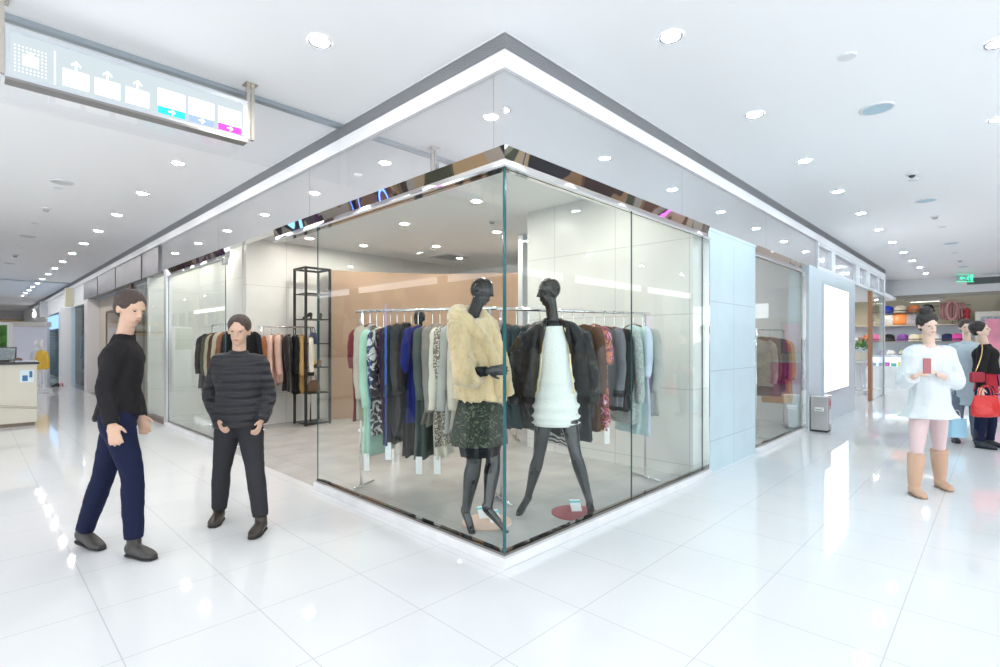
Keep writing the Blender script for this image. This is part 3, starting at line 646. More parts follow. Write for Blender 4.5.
# -- person in dark jacket, front left, walking to the right
g = atz(118, 552); r = thing('person', 'person in a dark jacket and navy trousers walking past at the left front', 'person', (g.x, g.y, 0))
f = flat(RT * .9 - FW * .32); rt = f.cross(UP)
def off(px, py, Y, o, base=None): return atd(px, py, Y) + rt * o - r.location
J = joints(r, dict(head=(131, 308, 3.52), neck=(124, 338, 3.55)))
offd = lambda px, py, Y, o: atd(px, py, Y + rt.dot(FW) * o) - r.location
J.update(shR=offd(116, 352, 3.55, .15), shL=offd(126, 349, 3.55, -.15), hipR=offd(116, 416, 3.57, .085), hipL=offd(121, 414, 3.57, -.085))
J.update(elR=offd(105, 388, 3.56, .19), elL=offd(132, 386, 3.55, -.19), wrR=offd(112, 424, 3.52, .20), wrL=offd(141, 416, 3.5, -.20))
J.update(knR=atd(132, 474, 3.50) - r.location, anR=atd(134, 540, 3.50) - r.location, knL=atd(104, 474, 3.60) - r.location, anL=atd(84, 532, 3.66) - r.location, tdR=f, tdL=f)
b, sd, hs, hf, hu = body(r, J, m_skin, f, 1.02, head_f=f)
jacket(r, J, mat('charcoal_jacket', (.018, .017, .019), .75, bump=.3, bscale=60), .02, .018, name='jacket', disp=(.022, .10), sth=.014)
trousers(r, J, mat('navy_trousers', (.012, .016, .045), .8, bump=.2, bscale=80))
m_shoe = mat('dark_grey_shoe', (.045, .042, .04), .5)
shoe(r, J['anR'], f, m_shoe, 1.05); shoe(r, J['anL'], f, m_shoe, 1.05, lift=.035)
hair(r, J['head'], hs, hf, hu, mat('brown_hair', (.05, .03, .024), .5, bump=.6, bscale=70), 1.02); eyes(r, J['head'], hs, hf, hu)

# -- person in grey quilted jacket walking towards the viewer
g = atz(238, 524); r = thing('person', 'person in a grey quilted jacket walking out beside the shop entrance', 'person', (g.x, g.y, 0))
f = flat(-FW + RT * .25); rt = f.cross(UP)
J = joints(r, dict(head=(239, 330, 4.08), neck=(239, 354, 4.12), shR=(220, 363, 4.1), shL=(259, 363, 4.16), hipR=(229, 420, 4.15), hipL=(249, 420, 4.17),
    elR=(210, 394, 4.2), elL=(269, 394, 4.24), wrR=(219, 421, 4.05), wrL=(261, 421, 4.08), knR=(222, 468, 4.14), knL=(255, 470, 4.02), anR=(219, 510, 4.2), anL=(261, 518, 3.97)))
J.update(tdR=f, tdL=flat(-FW + RT * .1))
b, sd, hs, hf, hu = body(r, J, m_skin, f, 1.0, curl=1.4)
quilt = mat('grey_quilt', (.045, .045, .05), .55); nt = quilt.node_tree; w = nt.nodes.new('ShaderNodeTexWave'); w.bands_direction = 'Z'; w.inputs['Scale'].default_value = 5; w.inputs['Distortion'].default_value = 1.5
tc = nt.nodes.new('ShaderNodeTexCoord'); nt.links.new(tc.outputs['Object'], w.inputs['Vector']); bp = nt.nodes.new('ShaderNodeBump'); bp.inputs['Strength'].default_value = .8; bp.inputs['Distance'].default_value = .03
nt.links.new(w.outputs['Fac'], bp.inputs['Height']); nt.links.new(bp.outputs[0], nt.nodes['Principled BSDF'].inputs['Normal'])
jacket(r, J, quilt, .05, .035, name='quilted_jacket', disp=(.025, .12), sth=.022)
trousers(r, J, mat('charcoal_trousers', (.035, .035, .04), .8, bump=.2, bscale=80))
shoe(r, J['anR'], J['tdR'], mat('brown_shoe', (.035, .025, .02), .4), 1.0); shoe(r, J['anL'], J['tdL'], mat('brown_shoe', 0), 1.0)
hair(r, J['head'], hs, hf, hu, mat('brown_hair', 0), 1.0); eyes(r, J['head'], hs, hf, hu)

# -- person in white dress and tan boots
g = atz(928, 491); r = thing('person', 'person in a loose white dress and tan boots walking and looking at a phone', 'person', (g.x, g.y, 0))
f = flat(-FW * .95 - RT * .2); rt = f.cross(UP)
J = joints(r, dict(head=(928, 324, 4.97), neck=(929, 345, 5.02), shR=(913, 354, 5.0), shL=(946, 354, 5.06), hipR=(920, 405, 5.03), hipL=(938, 405, 5.06),
    elR=(904, 382, 5.0), elL=(957, 382, 5.05), wrR=(917, 375, 4.78), wrL=(938, 375, 4.80), knR=(917, 447, 4.93), knL=(939, 444, 5.12), anR=(914, 485, 4.92), anL=(940, 478, 5.16)))
J.update(tdR=f, tdL=f, hdR=(RT * .8 - FW * .3 + UP * .4).normalized(), hdL=(-RT * .8 - FW * .3 + UP * .4).normalized())
hf0 = (f * .85 - UP * .35)
b, sd, hs, hf, hu = body(r, J, mat('fair_skin', (.72, .52, .42), .5), f, .95, head_f=hf0, curl=.9, palm={'R': FW * -.2 + RT, 'L': FW * -.2 - RT})
white = mat('white_dress_cloth', (.66, .70, .72), .8, bump=.2, bscale=40)
jacket(r, J, white, .12, .035, name='dress', flare=1.5, disp=(.025, .10), sleeve_end=.7, sth=.03, rip=lambda k, a: 1 + .07 * (1 - k) * math.sin(9 * a), collar=False)
pink = mat('pale_pink_tights', (.66, .50, .50), .7)
bm = BM()
for q in 'LR': loft(bm, [J['hip' + q] - UP * .06, lerp(J['hip' + q], J['kn' + q], .55), J['kn' + q], lerp(J['kn' + q], J['an' + q], .2)], [.088, .076, .056, .05], n=14)
obj('tights', bm, pink, r, remesh=.01)
tanb = mat('tan_boot_suede', (.56, .36, .25), .75, bump=.2, bscale=60)
for q in 'LR': shoe(r, J['an' + q], J['td' + q], tanb, .92, boot=.28, kn=J['kn' + q], name='boot', solem=mat('boot_sole', (.30, .20, .14), .7))
hair(r, J['head'], hs, hf, hu, hair_b, .98, 'bun'); eyes(r, J['head'], hs, hf, hu, .95)
ph = (atd(927, 366, 4.66)); t = thing('phone', 'small dark phone held up in both hands of the person in the white dress', 'phone', ph, YAW)
obj('case', boxes((-.036, .036, -.004, .004, -.07, .07)), mat('phone_case', (.36, .10, .11), .3), t, bevel=.003); obj('screen', boxes((-.032, .032, .0041, .0055, -.064, .064)), mat('phone_screen', (.02, .02, .03), .05), t)

# -- person in black cardigan, red top
g = atz(985, 446); r = thing('person', 'person in a black cardigan over red with dark trousers and boots at the right edge', 'person', (g.x, g.y, 0))
f = flat(-FW * .75 + RT * .6); rt = f.cross(UP)
J = joints(r, dict(head=(980, 329, 7.1), neck=(985, 346, 7.15)))
J.update(shR=off(986, 350, 7.15, .165), shL=off(986, 350, 7.15, -.165), hipR=off(986, 388, 7.15, .09), hipL=off(986, 388, 7.15, -.09), elR=off(984, 369, 7.1, .22), elL=off(988, 369, 7.15, -.22), wrR=off(984, 387, 7.0, .22), wrL=off(992, 387, 7.0, -.22),
    knR=off(982, 417, 7.1, .07), knL=off(990, 417, 7.1, -.07), anR=off(981, 441, 7.13, .08), anL=off(988, 441, 7.13, -.08), tdR=f, tdL=f)
b, sd, hs, hf, hu = body(r, J, mat('fair_skin', 0), f, .98)
jacket(r, J, mat('deep_red_knit', (.42, .012, .03), .8), .06, .008, name='red_sweater', disp=(.006, .08), sleeve_end=.5, flare=1.1, sth=.004)
jb = dict(J); jb['hipL'] = J['hipL'] + UP * .22; jb['hipR'] = J['hipR'] + UP * .22
jacket(r, jb, mat('black_cardigan_knit', (.015, .015, .016), .85), .02, .030, name='cardigan', disp=(.01, .08), sth=.016)
trousers(r, J, mat('navy_trousers', 0))
for q in 'LR': shoe(r, J['an' + q], f, mat('black_boot', (.02, .025, .035), .5), .95, boot=.16, name='boot')
hair(r, J['head'], hs, hf, hu, hair_b); eyes(r, J['head'], hs, hf, hu)
t = thing('handbag', 'slouchy bright red tote bag held beside the person in the black cardigan', 'bag', atd(986, 417, 6.75), YAW)
bm = BM(); loft(bm, [(0, 0, 0), (0, 0, .04), (0, 0, .18), (0, 0, .28)], [(.16, .05), (.19, .09), (.18, .07), (.15, .02)], side=(1, 0, 0), n=24); obj('bag_body', bm, mat('red_leather', (.62, .03, .03), .35, bump=.2, bscale=25), t, remesh=.008, disp=(.02, .08))
for y in (-.02, .02):
    bm = BM(); tube(bm, cr([Vector(p) for p in ((-.09, y, .25), (-.07, y, .36), (0, y, .41), (.07, y, .36), (.09, y, .25))], 4), .006); obj('handle', bm, mat('red_leather', 0), t, smooth=True)
t = thing('shoulder_bag', 'small bag on a gold chain strap worn across the black cardigan', 'bag', atd(977, 378, 6.85), YAW)
bm = BM(); box(bm, -.09, .09, -.03, .03, -.06, .08); obj('bag_body', bm, mat('dark_red_leather', (.30, .01, .03), .35), t, bevel=.02)
bm = BM(); tube(bm, cr([Vector(p) for p in ((-.02, 0, .08), (.05, -.01, .30), (.11, .06, .47), (.10, .22, .50))], 4), .006); obj('chain_strap', bm, mat('gold_chain', (.75, .52, .22), .25, 1), t, smooth=True)

# -- person in light blue-grey coat behind
g = atz(966, 442); r = thing('person', 'person in a pale blue-grey coat half hidden between the white dress and black cardigan', 'person', (g.x, g.y, 0))
f = flat(-FW * .8 - RT * .5); rt = f.cross(UP)
J = joints(r, dict(head=(966, 327, 7.6), neck=(967, 343, 7.62)))
J.update(shR=off(967, 348, 7.62, .16), shL=off(967, 348, 7.62, -.16), hipR=off(967, 383, 7.62, .09), hipL=off(967, 383, 7.62, -.09), elR=off(966, 366, 7.6, .26), elL=off(968, 366, 7.6, -.25), wrR=off(962, 380, 7.5, .24), wrL=off(968, 382, 7.5, -.24),
    knR=off(964, 413, 7.55, .07), knL=off(969, 413, 7.6, -.07), anR=off(962, 436, 7.5, .08), anL=off(969, 436, 7.62, -.08), tdR=f, tdL=f)
b, sd, hs, hf, hu = body(r, J, mat('fair_skin', 0), f, .97)
jacket(r, J, mat('pale_blue_coat', (.46, .56, .62), .8), .32, .04, name='coat', flare=1.25, disp=(.02, .1)); trousers(r, J, mat('slate_trousers', (.16, .2, .26), .8))
for q in 'LR': shoe(r, J['an' + q], f, mat('black_boot', 0), .95)
hair(r, J['head'], hs, hf, hu, mat('brown_hair', 0)); eyes(r, J['head'], hs, hf, hu)
t = thing('shopping_bag', 'small pale blue paper shopping bag carried low by the person in the blue-grey coat', 'bag', atd(957, 437, 7.2), YAW)
bm = BM(); prism(bm, [(-.10, 0), (.10, 0), (.10, .26), (-.10, .26)], -.04, .04, lambda a, b, c: Vector((a, c, b))); obj('bag_body', bm, mat('pale_blue_paper', (.35, .62, .78), .5), t)
bm = BM(); tube(bm, cr([Vector(p) for p in ((-.05, 0, .25), (-.03, 0, .36), (.03, 0, .36), (.05, 0, .25))], 4), .004); obj('handle', bm, m_white, t)

# ================================================================ mannequins
m_black = mat('black_gloss_mannequin', (.004, .006, .009), .045, spec=.5, coat=.4)
def mann_feet(J, q, to): J['to' + q] = to; J['td' + q] = flat(to - J['an' + q])
# 1: cream fur coat, turned to the right
g = atz(484, 522); r = thing('mannequin', 'black mannequin in a cream fur coat and dark green skirt left of the glass corner', 'mannequin', (g.x, g.y, 0))
f = flat(RT * .8 - FW * .45); rt = f.cross(UP)
J = joints(r, dict(head=(482, 291, 4.0), neck=(472, 318, 3.93)))
J.update(shR=off(470, 327, 3.97, .17), shL=off(477, 325, 3.95, -.17), hipR=off(480, 408, 4.0, .085), hipL=off(480, 408, 4.0, -.085))
J.update(elR=atd(466, 373, 3.76) - r.location, wrR=atd(488, 371, 3.70) - r.location, elL=atd(496, 375, 4.10) - r.location, wrL=atd(512, 352, 3.98) - r.location)
J.update(knR=atd(474, 460, 3.93) - r.location, knL=atd(493, 458, 4.03) - r.location, anR=atd(466, 511, 3.95) - r.location, anL=atd(488, 508, 3.93) - r.location)
mann_feet(J, 'R', atz(472, 532, .012) - r.location); mann_feet(J, 'L', atz(505, 531, .012) - r.location)
b, sd, hs, hf, hu = body(r, J, m_black, f, 1.03, head_f=flat(f + FW * .25) + UP * .35, barefoot=True, curl=.4, voxel=.007, lw=1.15)
fur = mat('cream_fur', (.66, .50, .29), .95, bump=.9, bscale=45, var=.22, vscale=7, sheen=.6)
nt = fur.node_tree; tn = [n for n in nt.nodes if n.type == 'TEX_NOISE'][0]; mp = nt.nodes.new('ShaderNodeMapping'); mp.inputs['Scale'].default_value = (1.6, 1.6, .3)
nt.links.new([n for n in nt.nodes if n.type == 'TEX_COORD'][0].outputs['Object'], mp.inputs[0]); nt.links.new(mp.outputs[0], tn.inputs['Vector'])
bm = BM(); hm = (J['hipL'] + J['hipR']) / 2; nk = J['neck']
loft(bm, [hm + UP * .05, hm + UP * .09, lerp(hm, nk, .4), lerp(hm, nk, .7), lerp(hm, nk, .88), nk + UP * .0], [(.20, .20), (.215, .205), (.20, .19), (.20, .17), (.18, .14), (.10, .10)], side=sd, n=24)
obj('fur_coat', bm, fur, r, remesh=.011, smit=5, disp=(.035, .09)); bm = BM()
sh, el, wr = J['shR'], J['elR'], lerp(J['elR'], J['wrR'], .55)
loft(bm, [sh + (nk - sh) * .4 - UP * .03, sh, lerp(sh, el, .5), el - UP * .02, wr], [.075, .085, .09, .105, .09], n=18)
obj('fur_sleeve', bm, fur, r, remesh=.011, smit=4, disp=(.03, .07)); bm = BM()
sh, el, wr = J['shL'], J['elL'], lerp(J['elL'], J['wrL'], .3)
loft(bm, [sh + (nk - sh) * .4 - UP * .03, sh, lerp(sh, el, .5), el, wr], [.08, .085, .085, .085, .08], n=18)
obj('fur_sleeve', bm, fur, r, remesh=.011, smit=4, disp=(.03, .07))
bm = BM()  # shawl collar / hood roll from the nape down both front edges
A = [nk - f * .12 - UP * .0 + UP * .04, nk - f * .02 + sd * .12 + UP * .0, nk + f * .09 + sd * .085 - UP * .10, lerp(nk, hm, .45) + f * .19 + sd * .04, hm + f * .215 + sd * .04 + UP * .10]
B = [nk - f * .12 + UP * .04, nk - f * .02 - sd * .12, nk + f * .09 - sd * .085 - UP * .10, lerp(nk, hm, .45) + f * .19 - sd * .06, hm + f * .215 - sd * .06 + UP * .10]
for P in (A, B): loft(bm, P, [.075, .08, .062, .05, .04], n=14)
obj('collar', bm, fur, r, remesh=.011, smit=3, disp=(.02, .05))
bm = BM(); loft(bm, [hm - UP * .27, hm - UP * .15, hm + UP * .04, hm + UP * .14], [(.235, .20), (.22, .19), (.18, .155), (.14, .12)], side=sd, n=96, rip=lambda k, a: 1 + (1 - k) * (.05 * math.sin(13 * a) + .025 * math.sin(29 * a + 1)))
sk = pattern('dark_green_tulle', [(.006, .008, .007), (.035, .05, .035), (.006, .006, .006), (.11, .13, .085)], 13, 'NOISE', .95, 3.0, stops=[.3, .45, .52, .62])
obj('skirt', bm, sk, r, smooth=True)
bm = BM(); loft(bm, [hm - UP * .36, hm - UP * .22], [(.16, .14), (.19, .16)], side=sd, n=60, sub=1, rip=lambda k, a: 1 + .05 * math.sin(11 * a)); obj('skirt_lining', bm, mat('black_lining', (.012, .013, .016), .6), r, smooth=True)
bm = BM(); loft(bm, [lerp(J['elR'], J['wrR'], .5), J['wrR'] - (J['wrR'] - J['elR']) * .05], [.040, .036], n=14, sub=1); obj('cuff', bm, mat('black_lining', 0), r, smooth=True)

# 2: white mini dress, black leather jacket on the shoulders
g = atz(556, 505); r = thing('mannequin', 'black mannequin in a white ruched dress with a black leather jacket over its shoulders', 'mannequin', (g.x, g.y, 0))
f = flat(-FW); rt = f.cross(UP)
J = joints(r, dict(head=(549, 291, 4.34), neck=(553, 321, 4.38), shR=(533, 334, 4.38), shL=(575, 334, 4.40), hipR=(546, 405, 4.36), hipL=(566, 405, 4.36),
    elR=(521, 370, 4.46), elL=(588, 370, 4.48), wrR=(526, 400, 4.40), wrL=(592, 400, 4.42), knR=(539, 455, 4.37), knL=(575, 452, 4.27), anR=(528, 497, 4.42), anL=(590, 503, 4.30)))
mann_feet(J, 'R', atz(519, 514, .012) - r.location); mann_feet(J, 'L', atz(592, 516, .012) - r.location); J['toL'] = J['toL'] + FW * .03
b, sd, hs, hf, hu = body(r, J, m_black, f, 1.03, head_f=flat(-RT - FW * .25), barefoot=True, curl=.3, voxel=.007)
hm = (J['hipL'] + J['hipR']) / 2; nk = J['neck']
bm = BM(); zs = lambda y: atd(556, y, 4.36).z - nk.z
cx = lambda t: lerp(hm, nk, t)
loft(bm, [hm - UP * .17, hm - UP * .13, hm + UP * .0, cx(.25), cx(.5), cx(.75), cx(.93)], [(.182, .135), (.186, .138), (.182, .135), (.160, .120), (.150, .125), (.160, .135), (.125, .115)], side=sd, n=40, sub=8,
     rip=lambda k, a: 1 + (.13 * max(0, math.sin(k * 62 + .8 * math.sin(a))) if .06 < k < .55 else 0))
wd = mat('white_dress', (.86, .89, .85), .45, bump=.5, bscale=55, sheen=.3); obj('dress', bm, wd, r, smooth=True)
leather = mat('black_quilted_leather', (.008, .010, .011), .38, spec=.35, bump=.35, bscale=18)
bm = BM()
for q, s2 in (('R', 1), ('L', -1)):
    sh = J['sh' + q]; a = sd * s2
    # front panel falls open from the shoulder
    loft(bm, [nk + a * .07 - UP * .04 + FW * .0, sh - a * .01 + UP * .005 + FW * -.02, sh + a * .02 - UP * .22 + FW * .0, sh + a * .055 - UP * .40, sh + a * .07 - UP * .52], [(.04, .10), (.075, .12), (.085, .13), (.095, .13), (.095, .12)], side=a, n=18)
    # empty sleeve
    loft(bm, [sh + a * .04, sh + a * .10 - UP * .16, sh + a * .15 - UP * .38, sh + a * .16 - UP * .60], [.075, .07, .062, .05], n=14)
# back
loft(bm, [nk - UP * .02 + FW * .08, cx(.8) + FW * .13, cx(.4) + FW * .15, hm + UP * .05 + FW * .15], [(.09, .03), (.20, .04), (.22, .04), (.23, .04)], side=sd, n=18)
obj('leather_jacket', bm, leather, r, remesh=.009, smit=3, disp=(.018, .06))
for s2 in (1, -1):
    a = sd * s2; sh = J['shR' if s2 > 0 else 'shL']; bm = BM(); P = [nk + a * .085 - UP * .06 - FW * .13, sh + a * -.065 - UP * .16 - FW * .135, sh - a * .05 - UP * .32 - FW * .14, sh - a * .02 - UP * .5 - FW * .13]
    tube(bm, P, .005); obj('zip', bm, mat('brass_zip', (.75, .62, .35), .25, 1), r)
    bm = BM(); loft(bm, [nk + a * .06 + UP * .0 + FW * .03, nk + a * .10 - UP * .07 - FW * .10, sh - a * .05 - UP * .17 - FW * .135], [(.018, .035), (.03, .045), (.008, .02)], side=a, n=10); obj('lapel', bm, leather, r, remesh=.008)

# 3: dark-headed mannequin behind the main rail, grey sweater
g = atz(420, 447); r = thing('mannequin', 'black mannequin in a grey outfit standing behind the main clothes rail', 'mannequin', (g.x, g.y, 0))
f = flat(-FW - RT * .3); rt = f.cross(UP); Y = 7.1
J = joints(r, dict(head=(419, 318, Y), neck=(419, 331, Y)))
J.update(shR=off(419, 338, Y, .18), shL=off(419, 338, Y, -.18), hipR=off(419, 383, Y, .085), hipL=off(419, 383, Y, -.085), elR=off(419, 360, Y, .23), elL=off(419, 360, Y, -.23), wrR=off(419, 380, Y, .22), wrL=off(419, 380, Y, -.22),
    knR=off(419, 413, Y, .09), knL=off(421, 413, Y, -.09), anR=off(418, 439, Y, .12), anL=off(422, 439, Y, -.12)); 
for q in 'LR': mann_feet(J, q, J['an' + q] + f * .15 + UP * (.012 - J['an' + q].z))
b, sd, hs, hf, hu = body(r, J, m_black, f, 1.03, barefoot=True, curl=.3, voxel=.009)
jacket(r, J, mat('grey_knit', (.30, .30, .30), .8, bump=.3, bscale=40), .30, .02, name='knit_dress', flare=1.1)
bm = BM()
# ---------------------------------------------------------------- clothes rails and garments
def rail(name_label, A, B, z, legs=(0, 1)):
    """free-standing rail from A to B (plan points), bar at height z"""
    A, B = Vector((A[0], A[1], 0)), Vector((B[0], B[1], 0)); d = B - A; L = d.length; c = (A + B) / 2
    t = thing('clothes_rail', name_label, 'clothes rail', (c.x, c.y, 0), math.atan2(d.y, d.x)); h = L / 2
    bm = BM(); tube(bm, [(-h - .06, 0, z), (h + .06, 0, z)], .015, 12); obj('top_bar', bm, m_chrome, t, smooth=True)
    for s in legs:
        x = -h if s == 0 else h
        bm = BM(); tube(bm, [(x, 0, 0), (x, 0, z - .012)], .013, 12); obj('post', bm, m_chrome, t, smooth=True)
        bm = BM(); tube(bm, [(x, -.22, .02), (x, .22, .02)], .012, 10); obj('foot_bar', bm, m_chrome, t, smooth=True)
    return A, B, z
GC = {}
def cloth(key):
    if key in GC: return GC[key]
    D = dict(
        maroon=((.16, .02, .03), .8), oat=((.52, .46, .38), .9), mint=((.42, .66, .52), .8), plum=((.035, .012, .045), .8), bottle=((.018, .032, .028), .45), charcoal=((.045, .047, .05), .8),
        black=((.012, .013, .015), .7), navy=((.016, .022, .16), .7), slate=((.085, .105, .10), .8), olive=((.075, .085, .062), .85), taupe=((.26, .24, .22), .9), ivory=((.66, .60, .50), .9),
        cream=((.70, .66, .56), .85), dove=((.42, .43, .41), .9), sand=((.50, .42, .30), .85), camel=((.46, .29, .11), .8), pink=((.66, .45, .38), .8), brown=((.10, .05, .03), .85), rust=((.30, .11, .05), .8),
        grey=((.16, .17, .19), .9), ice=((.50, .66, .66), .9), teal=((.08, .20, .21), .8), white=((.78, .78, .76), .8), darkteal=((.02, .045, .055), .6), beige=((.56, .48, .37), .85))
    if key == 'zebra': m = pattern('black_white_print', [(.02, .02, .02), (.02, .02, .02), (.75, .75, .72), (.75, .75, .72)], 9, 'WAVE', .7, 8, stops=[.2, .48, .52, .8])
    elif key == 'floral': m = pattern('floral_print', [(.75, .25, .12), (.75, .25, .12), (.02, .02, .03), (.60, .06, .20), (.8, .75, .7)], 11, 'NOISE', .7, 1.5, stops=[.3, .42, .5, .56, .66])
    elif key == 'lace': m = pattern('cream_lace', [(.7, .66, .58), (.20, .17, .13)], 60, 'VORONOI', .9, bump=.5, stops=[.35, .5])
    elif key == 'patch': m = pattern('black_white_patch', [(.02, .02, .025), (.03, .03, .04), (.62, .6, .55)], 10, 'NOISE', .8, 2, stops=[.3, .5, .56])
    elif key == 'bfur': m = mat('black_fur', (.025, .02, .02), .95, bump=1, bscale=35, sheen=.3)
    elif key == 'gfur': m = mat('grey_brown_fur', (.27, .22, .18), .95, bump=1, bscale=35, var=.35, vscale=9, sheen=.4)
    elif key == 'tweed': m = mat('grey_tweed', (.46, .52, .50), .95, bump=.9, bscale=70, var=.3, vscale=50)
    else: c, ro = D[key]; m = mat('cloth_' + key, c, ro, bump=.45, bscale=14, var=.12, vscale=5)
    GC[key] = m; return m
rg = random.Random(5)
KW = dict(coat='coat', jacket='jacket', dress='dress', top='top', cardigan='cardigan', scarf='scarf')
def garment(kind, col, L, pos, rz, label, group, sl=.58, w=.20, t=.050, trim=None, tagp=False, furcol=None, tilt=0):
    """hangs from a rail; local x is shoulder width, y runs along the rail"""
    m = cloth(col); tm = cloth(trim) if trim else m
    r = thing(kind, label, kind, pos, rz, group); pos0 = pos; ph = rg.uniform(0, 6); nf = rg.choice((5, 6, 7, 8)); fa = rg.uniform(.16, .30); dr = rg.uniform(.035, .085)
    r.rotation_euler = (rg.uniform(-.03, .03), 0, rz)
    bm = BM()
    rip = lambda k, a: 1 + fa * k * math.sin(nf * a + ph) + .04 * k * math.sin(3 * a + ph * 2)
    loft(bm, [(0, 0, -.085), (0, 0, -.105), (0, 0, -.15), (0, 0, -.26), (0, 0, -.26 - (L - .26) * .4), (.01, rg.uniform(-.02, .02), -.26 - (L - .26) * .75), (.012, rg.uniform(-.02, .02), -L)],
         [(.035, .028), (.075, .036), (w * .97, t * .85), (w * .98, t * 1.05), (w * 1.0, t * 1.1), (w * 1.08, t * 1.2), (w * 1.12, t * 1.3)], side=(1, 0, 0), n=36, sub=3, rip=rip)
    obj('body_panel', bm, m, r, smooth=True)
    if sl:
        for s in (-1, 1):
            bm = BM(); fl = rg.uniform(-.02, .03)
            loft(bm, [(s * (w - .05), 0, -.13), (s * (w + .005), 0, -.175), (s * (w + .035), fl * .4, -.17 - sl * .4), (s * (w + .045), fl, -.17 - sl * .75), (s * (w + .03), fl * 1.6, -.17 - sl)],
                 [(.03, .035), (.050, .050), (.048, .050), (.044, .046), (.042, .043)], side=(1, 0, 0), n=14, rip=lambda k, a: 1 + .07 * math.sin(26 * k + 2 * a))
            so = obj('sleeve', bm, m, r, smooth=True)
            if trim:
                bm = BM(); q = -.17 - sl; loft(bm, [(s * (w + .033), fl * 1.5, q + .06), (s * (w + .03), fl * 1.6, q - .005)], [(.053, .053), (.053, .053)], side=(1, 0, 0), n=14, sub=1); obj('cuff', bm, tm, so, smooth=True)
    if furcol:
        bm = BM(); P = [Vector((w * .75 * math.sin(a), -.055 * math.cos(a) * 1.0, -.115 - .05 * (1 - math.cos(a)) / 2 - .06 * abs(math.sin(a)))) for a in [i * PI / 6 for i in range(13)]]
        loft(bm, P, [.055] * 13, n=10, sub=2); obj('fur_collar', bm, cloth(furcol), r, remesh=.012, disp=(.03, .03))
    elif kind in ('coat', 'jacket', 'cardigan'):
        bm = BM(); P = [Vector((.065 * math.sin(a), .035 * math.cos(a), -.092 - .05 * (1 + math.cos(a)) / 2)) for a in [i * PI / 5 for i in range(11)]]
        loft(bm, P, [(.012, .03)] * 11, n=8, sub=2); obj('collar', bm, tm, r, smooth=True)
    r.location.z -= dr
    # hanger
    bm = BM(); hk = [Vector((.022 * math.cos(a), 0, dr + .022 * math.sin(a) - .005)) for a in [PI * (1.05 - i * .16) for i in range(9)]]
    tube(bm, hk + [Vector((.0, 0, dr - .045)), Vector((0, 0, -.09))], .0035, 6); obj('hanger_hook', bm, m_chrome, r)
    bm = BM(); tube(bm, [(-.175, 0, -.128), (-.10, 0, -.10), (0, 0, -.082), (.10, 0, -.10), (.175, 0, -.128)], .010, 8); obj('hanger', bm, mat('walnut_hanger', (.17, .07, .04), .4), r)
    if tagp:
        bm = boxes((-w - .03, -w - .027, -.03, .03, -L - .13, -L + .03)); obj('price_tag', bm, mat('white_tag', (.86, .86, .86), .5), r)
    return r
def hang(A, B, z, items, group, where, a0=.06, a1=.94, turn=0):
    n = len(items); d = (B - A); base = math.atan2(d.y, d.x) + PI / 2
    for i, it in enumerate(items):
        k = a0 + (a1 - a0) * i / max(1, n - 1); p = A + d * k; kw = dict(it[4]) if len(it) > 4 else {}
        dt = kw.pop('rot', 0)
        garment(it[0], it[1], it[2], (p.x, p.y, z - .001), base + turn + rg.uniform(-.16, .16) + dt, it[3] + ' ' + where, group, **kw)
# main rail behind the left display window
A, B, z = rail('chrome clothes rail behind the left display window, crowded with coats', (.30, 2.26), (.86, 1.0), 1.76)
hang(A, B, z, [
    ('dress', 'maroon', .98, 'maroon dress at the far left end of', dict(sl=.3)),
    ('coat', 'oat', 1.0, 'oatmeal coat between the maroon and mint garments on', dict(sl=.62)),
    ('coat', 'mint', 1.30, 'long mint green coat on', dict(sl=.66, t=.055, tagp=True)),
    ('jacket', 'patch', 1.1, 'black-white jacket with fur trims next to mint coat on', dict(sl=.55, trim='bfur', furcol='gfur')),
    ('coat', 'plum', 1.15, 'dark plum coat on', {}),
    ('coat', 'bottle', 1.22, 'long black-green leather coat on', dict(tagp=True)),
    ('coat', 'charcoal', 1.12, 'charcoal coat left of the navy dress on', {}),
    ('dress', 'black', 1.28, 'long black dress beside the navy one on', dict(sl=.5)),
    ('dress', 'navy', .98, 'royal navy blue dress on', dict(sl=.35)),
    ('coat', 'slate', 1.30, 'long slate green coat right of the navy dress on', dict(tagp=True)),
    ('coat', 'taupe', 1.0, 'taupe coat with a grey-brown fur collar on', dict(sl=.7, furcol='gfur', w=.21)),
    ('cardigan', 'cream', 1.28, 'long cream knit cardigan on', dict(sl=.66, tagp=True)),
    ('top', 'lace', 1.18, 'cream lace top with open-work hem on', dict(sl=.4)),
    ('coat', 'dove', 1.05, 'light dove grey coat left of the ivory one on', dict(sl=.68)),
    ('coat', 'ivory', 1.0, 'ivory coat nearest the fur-coated mannequin on', dict(sl=.66)),
], 'clothes on the main rail', 'the rail behind the left window', .02, .80, turn=.12)
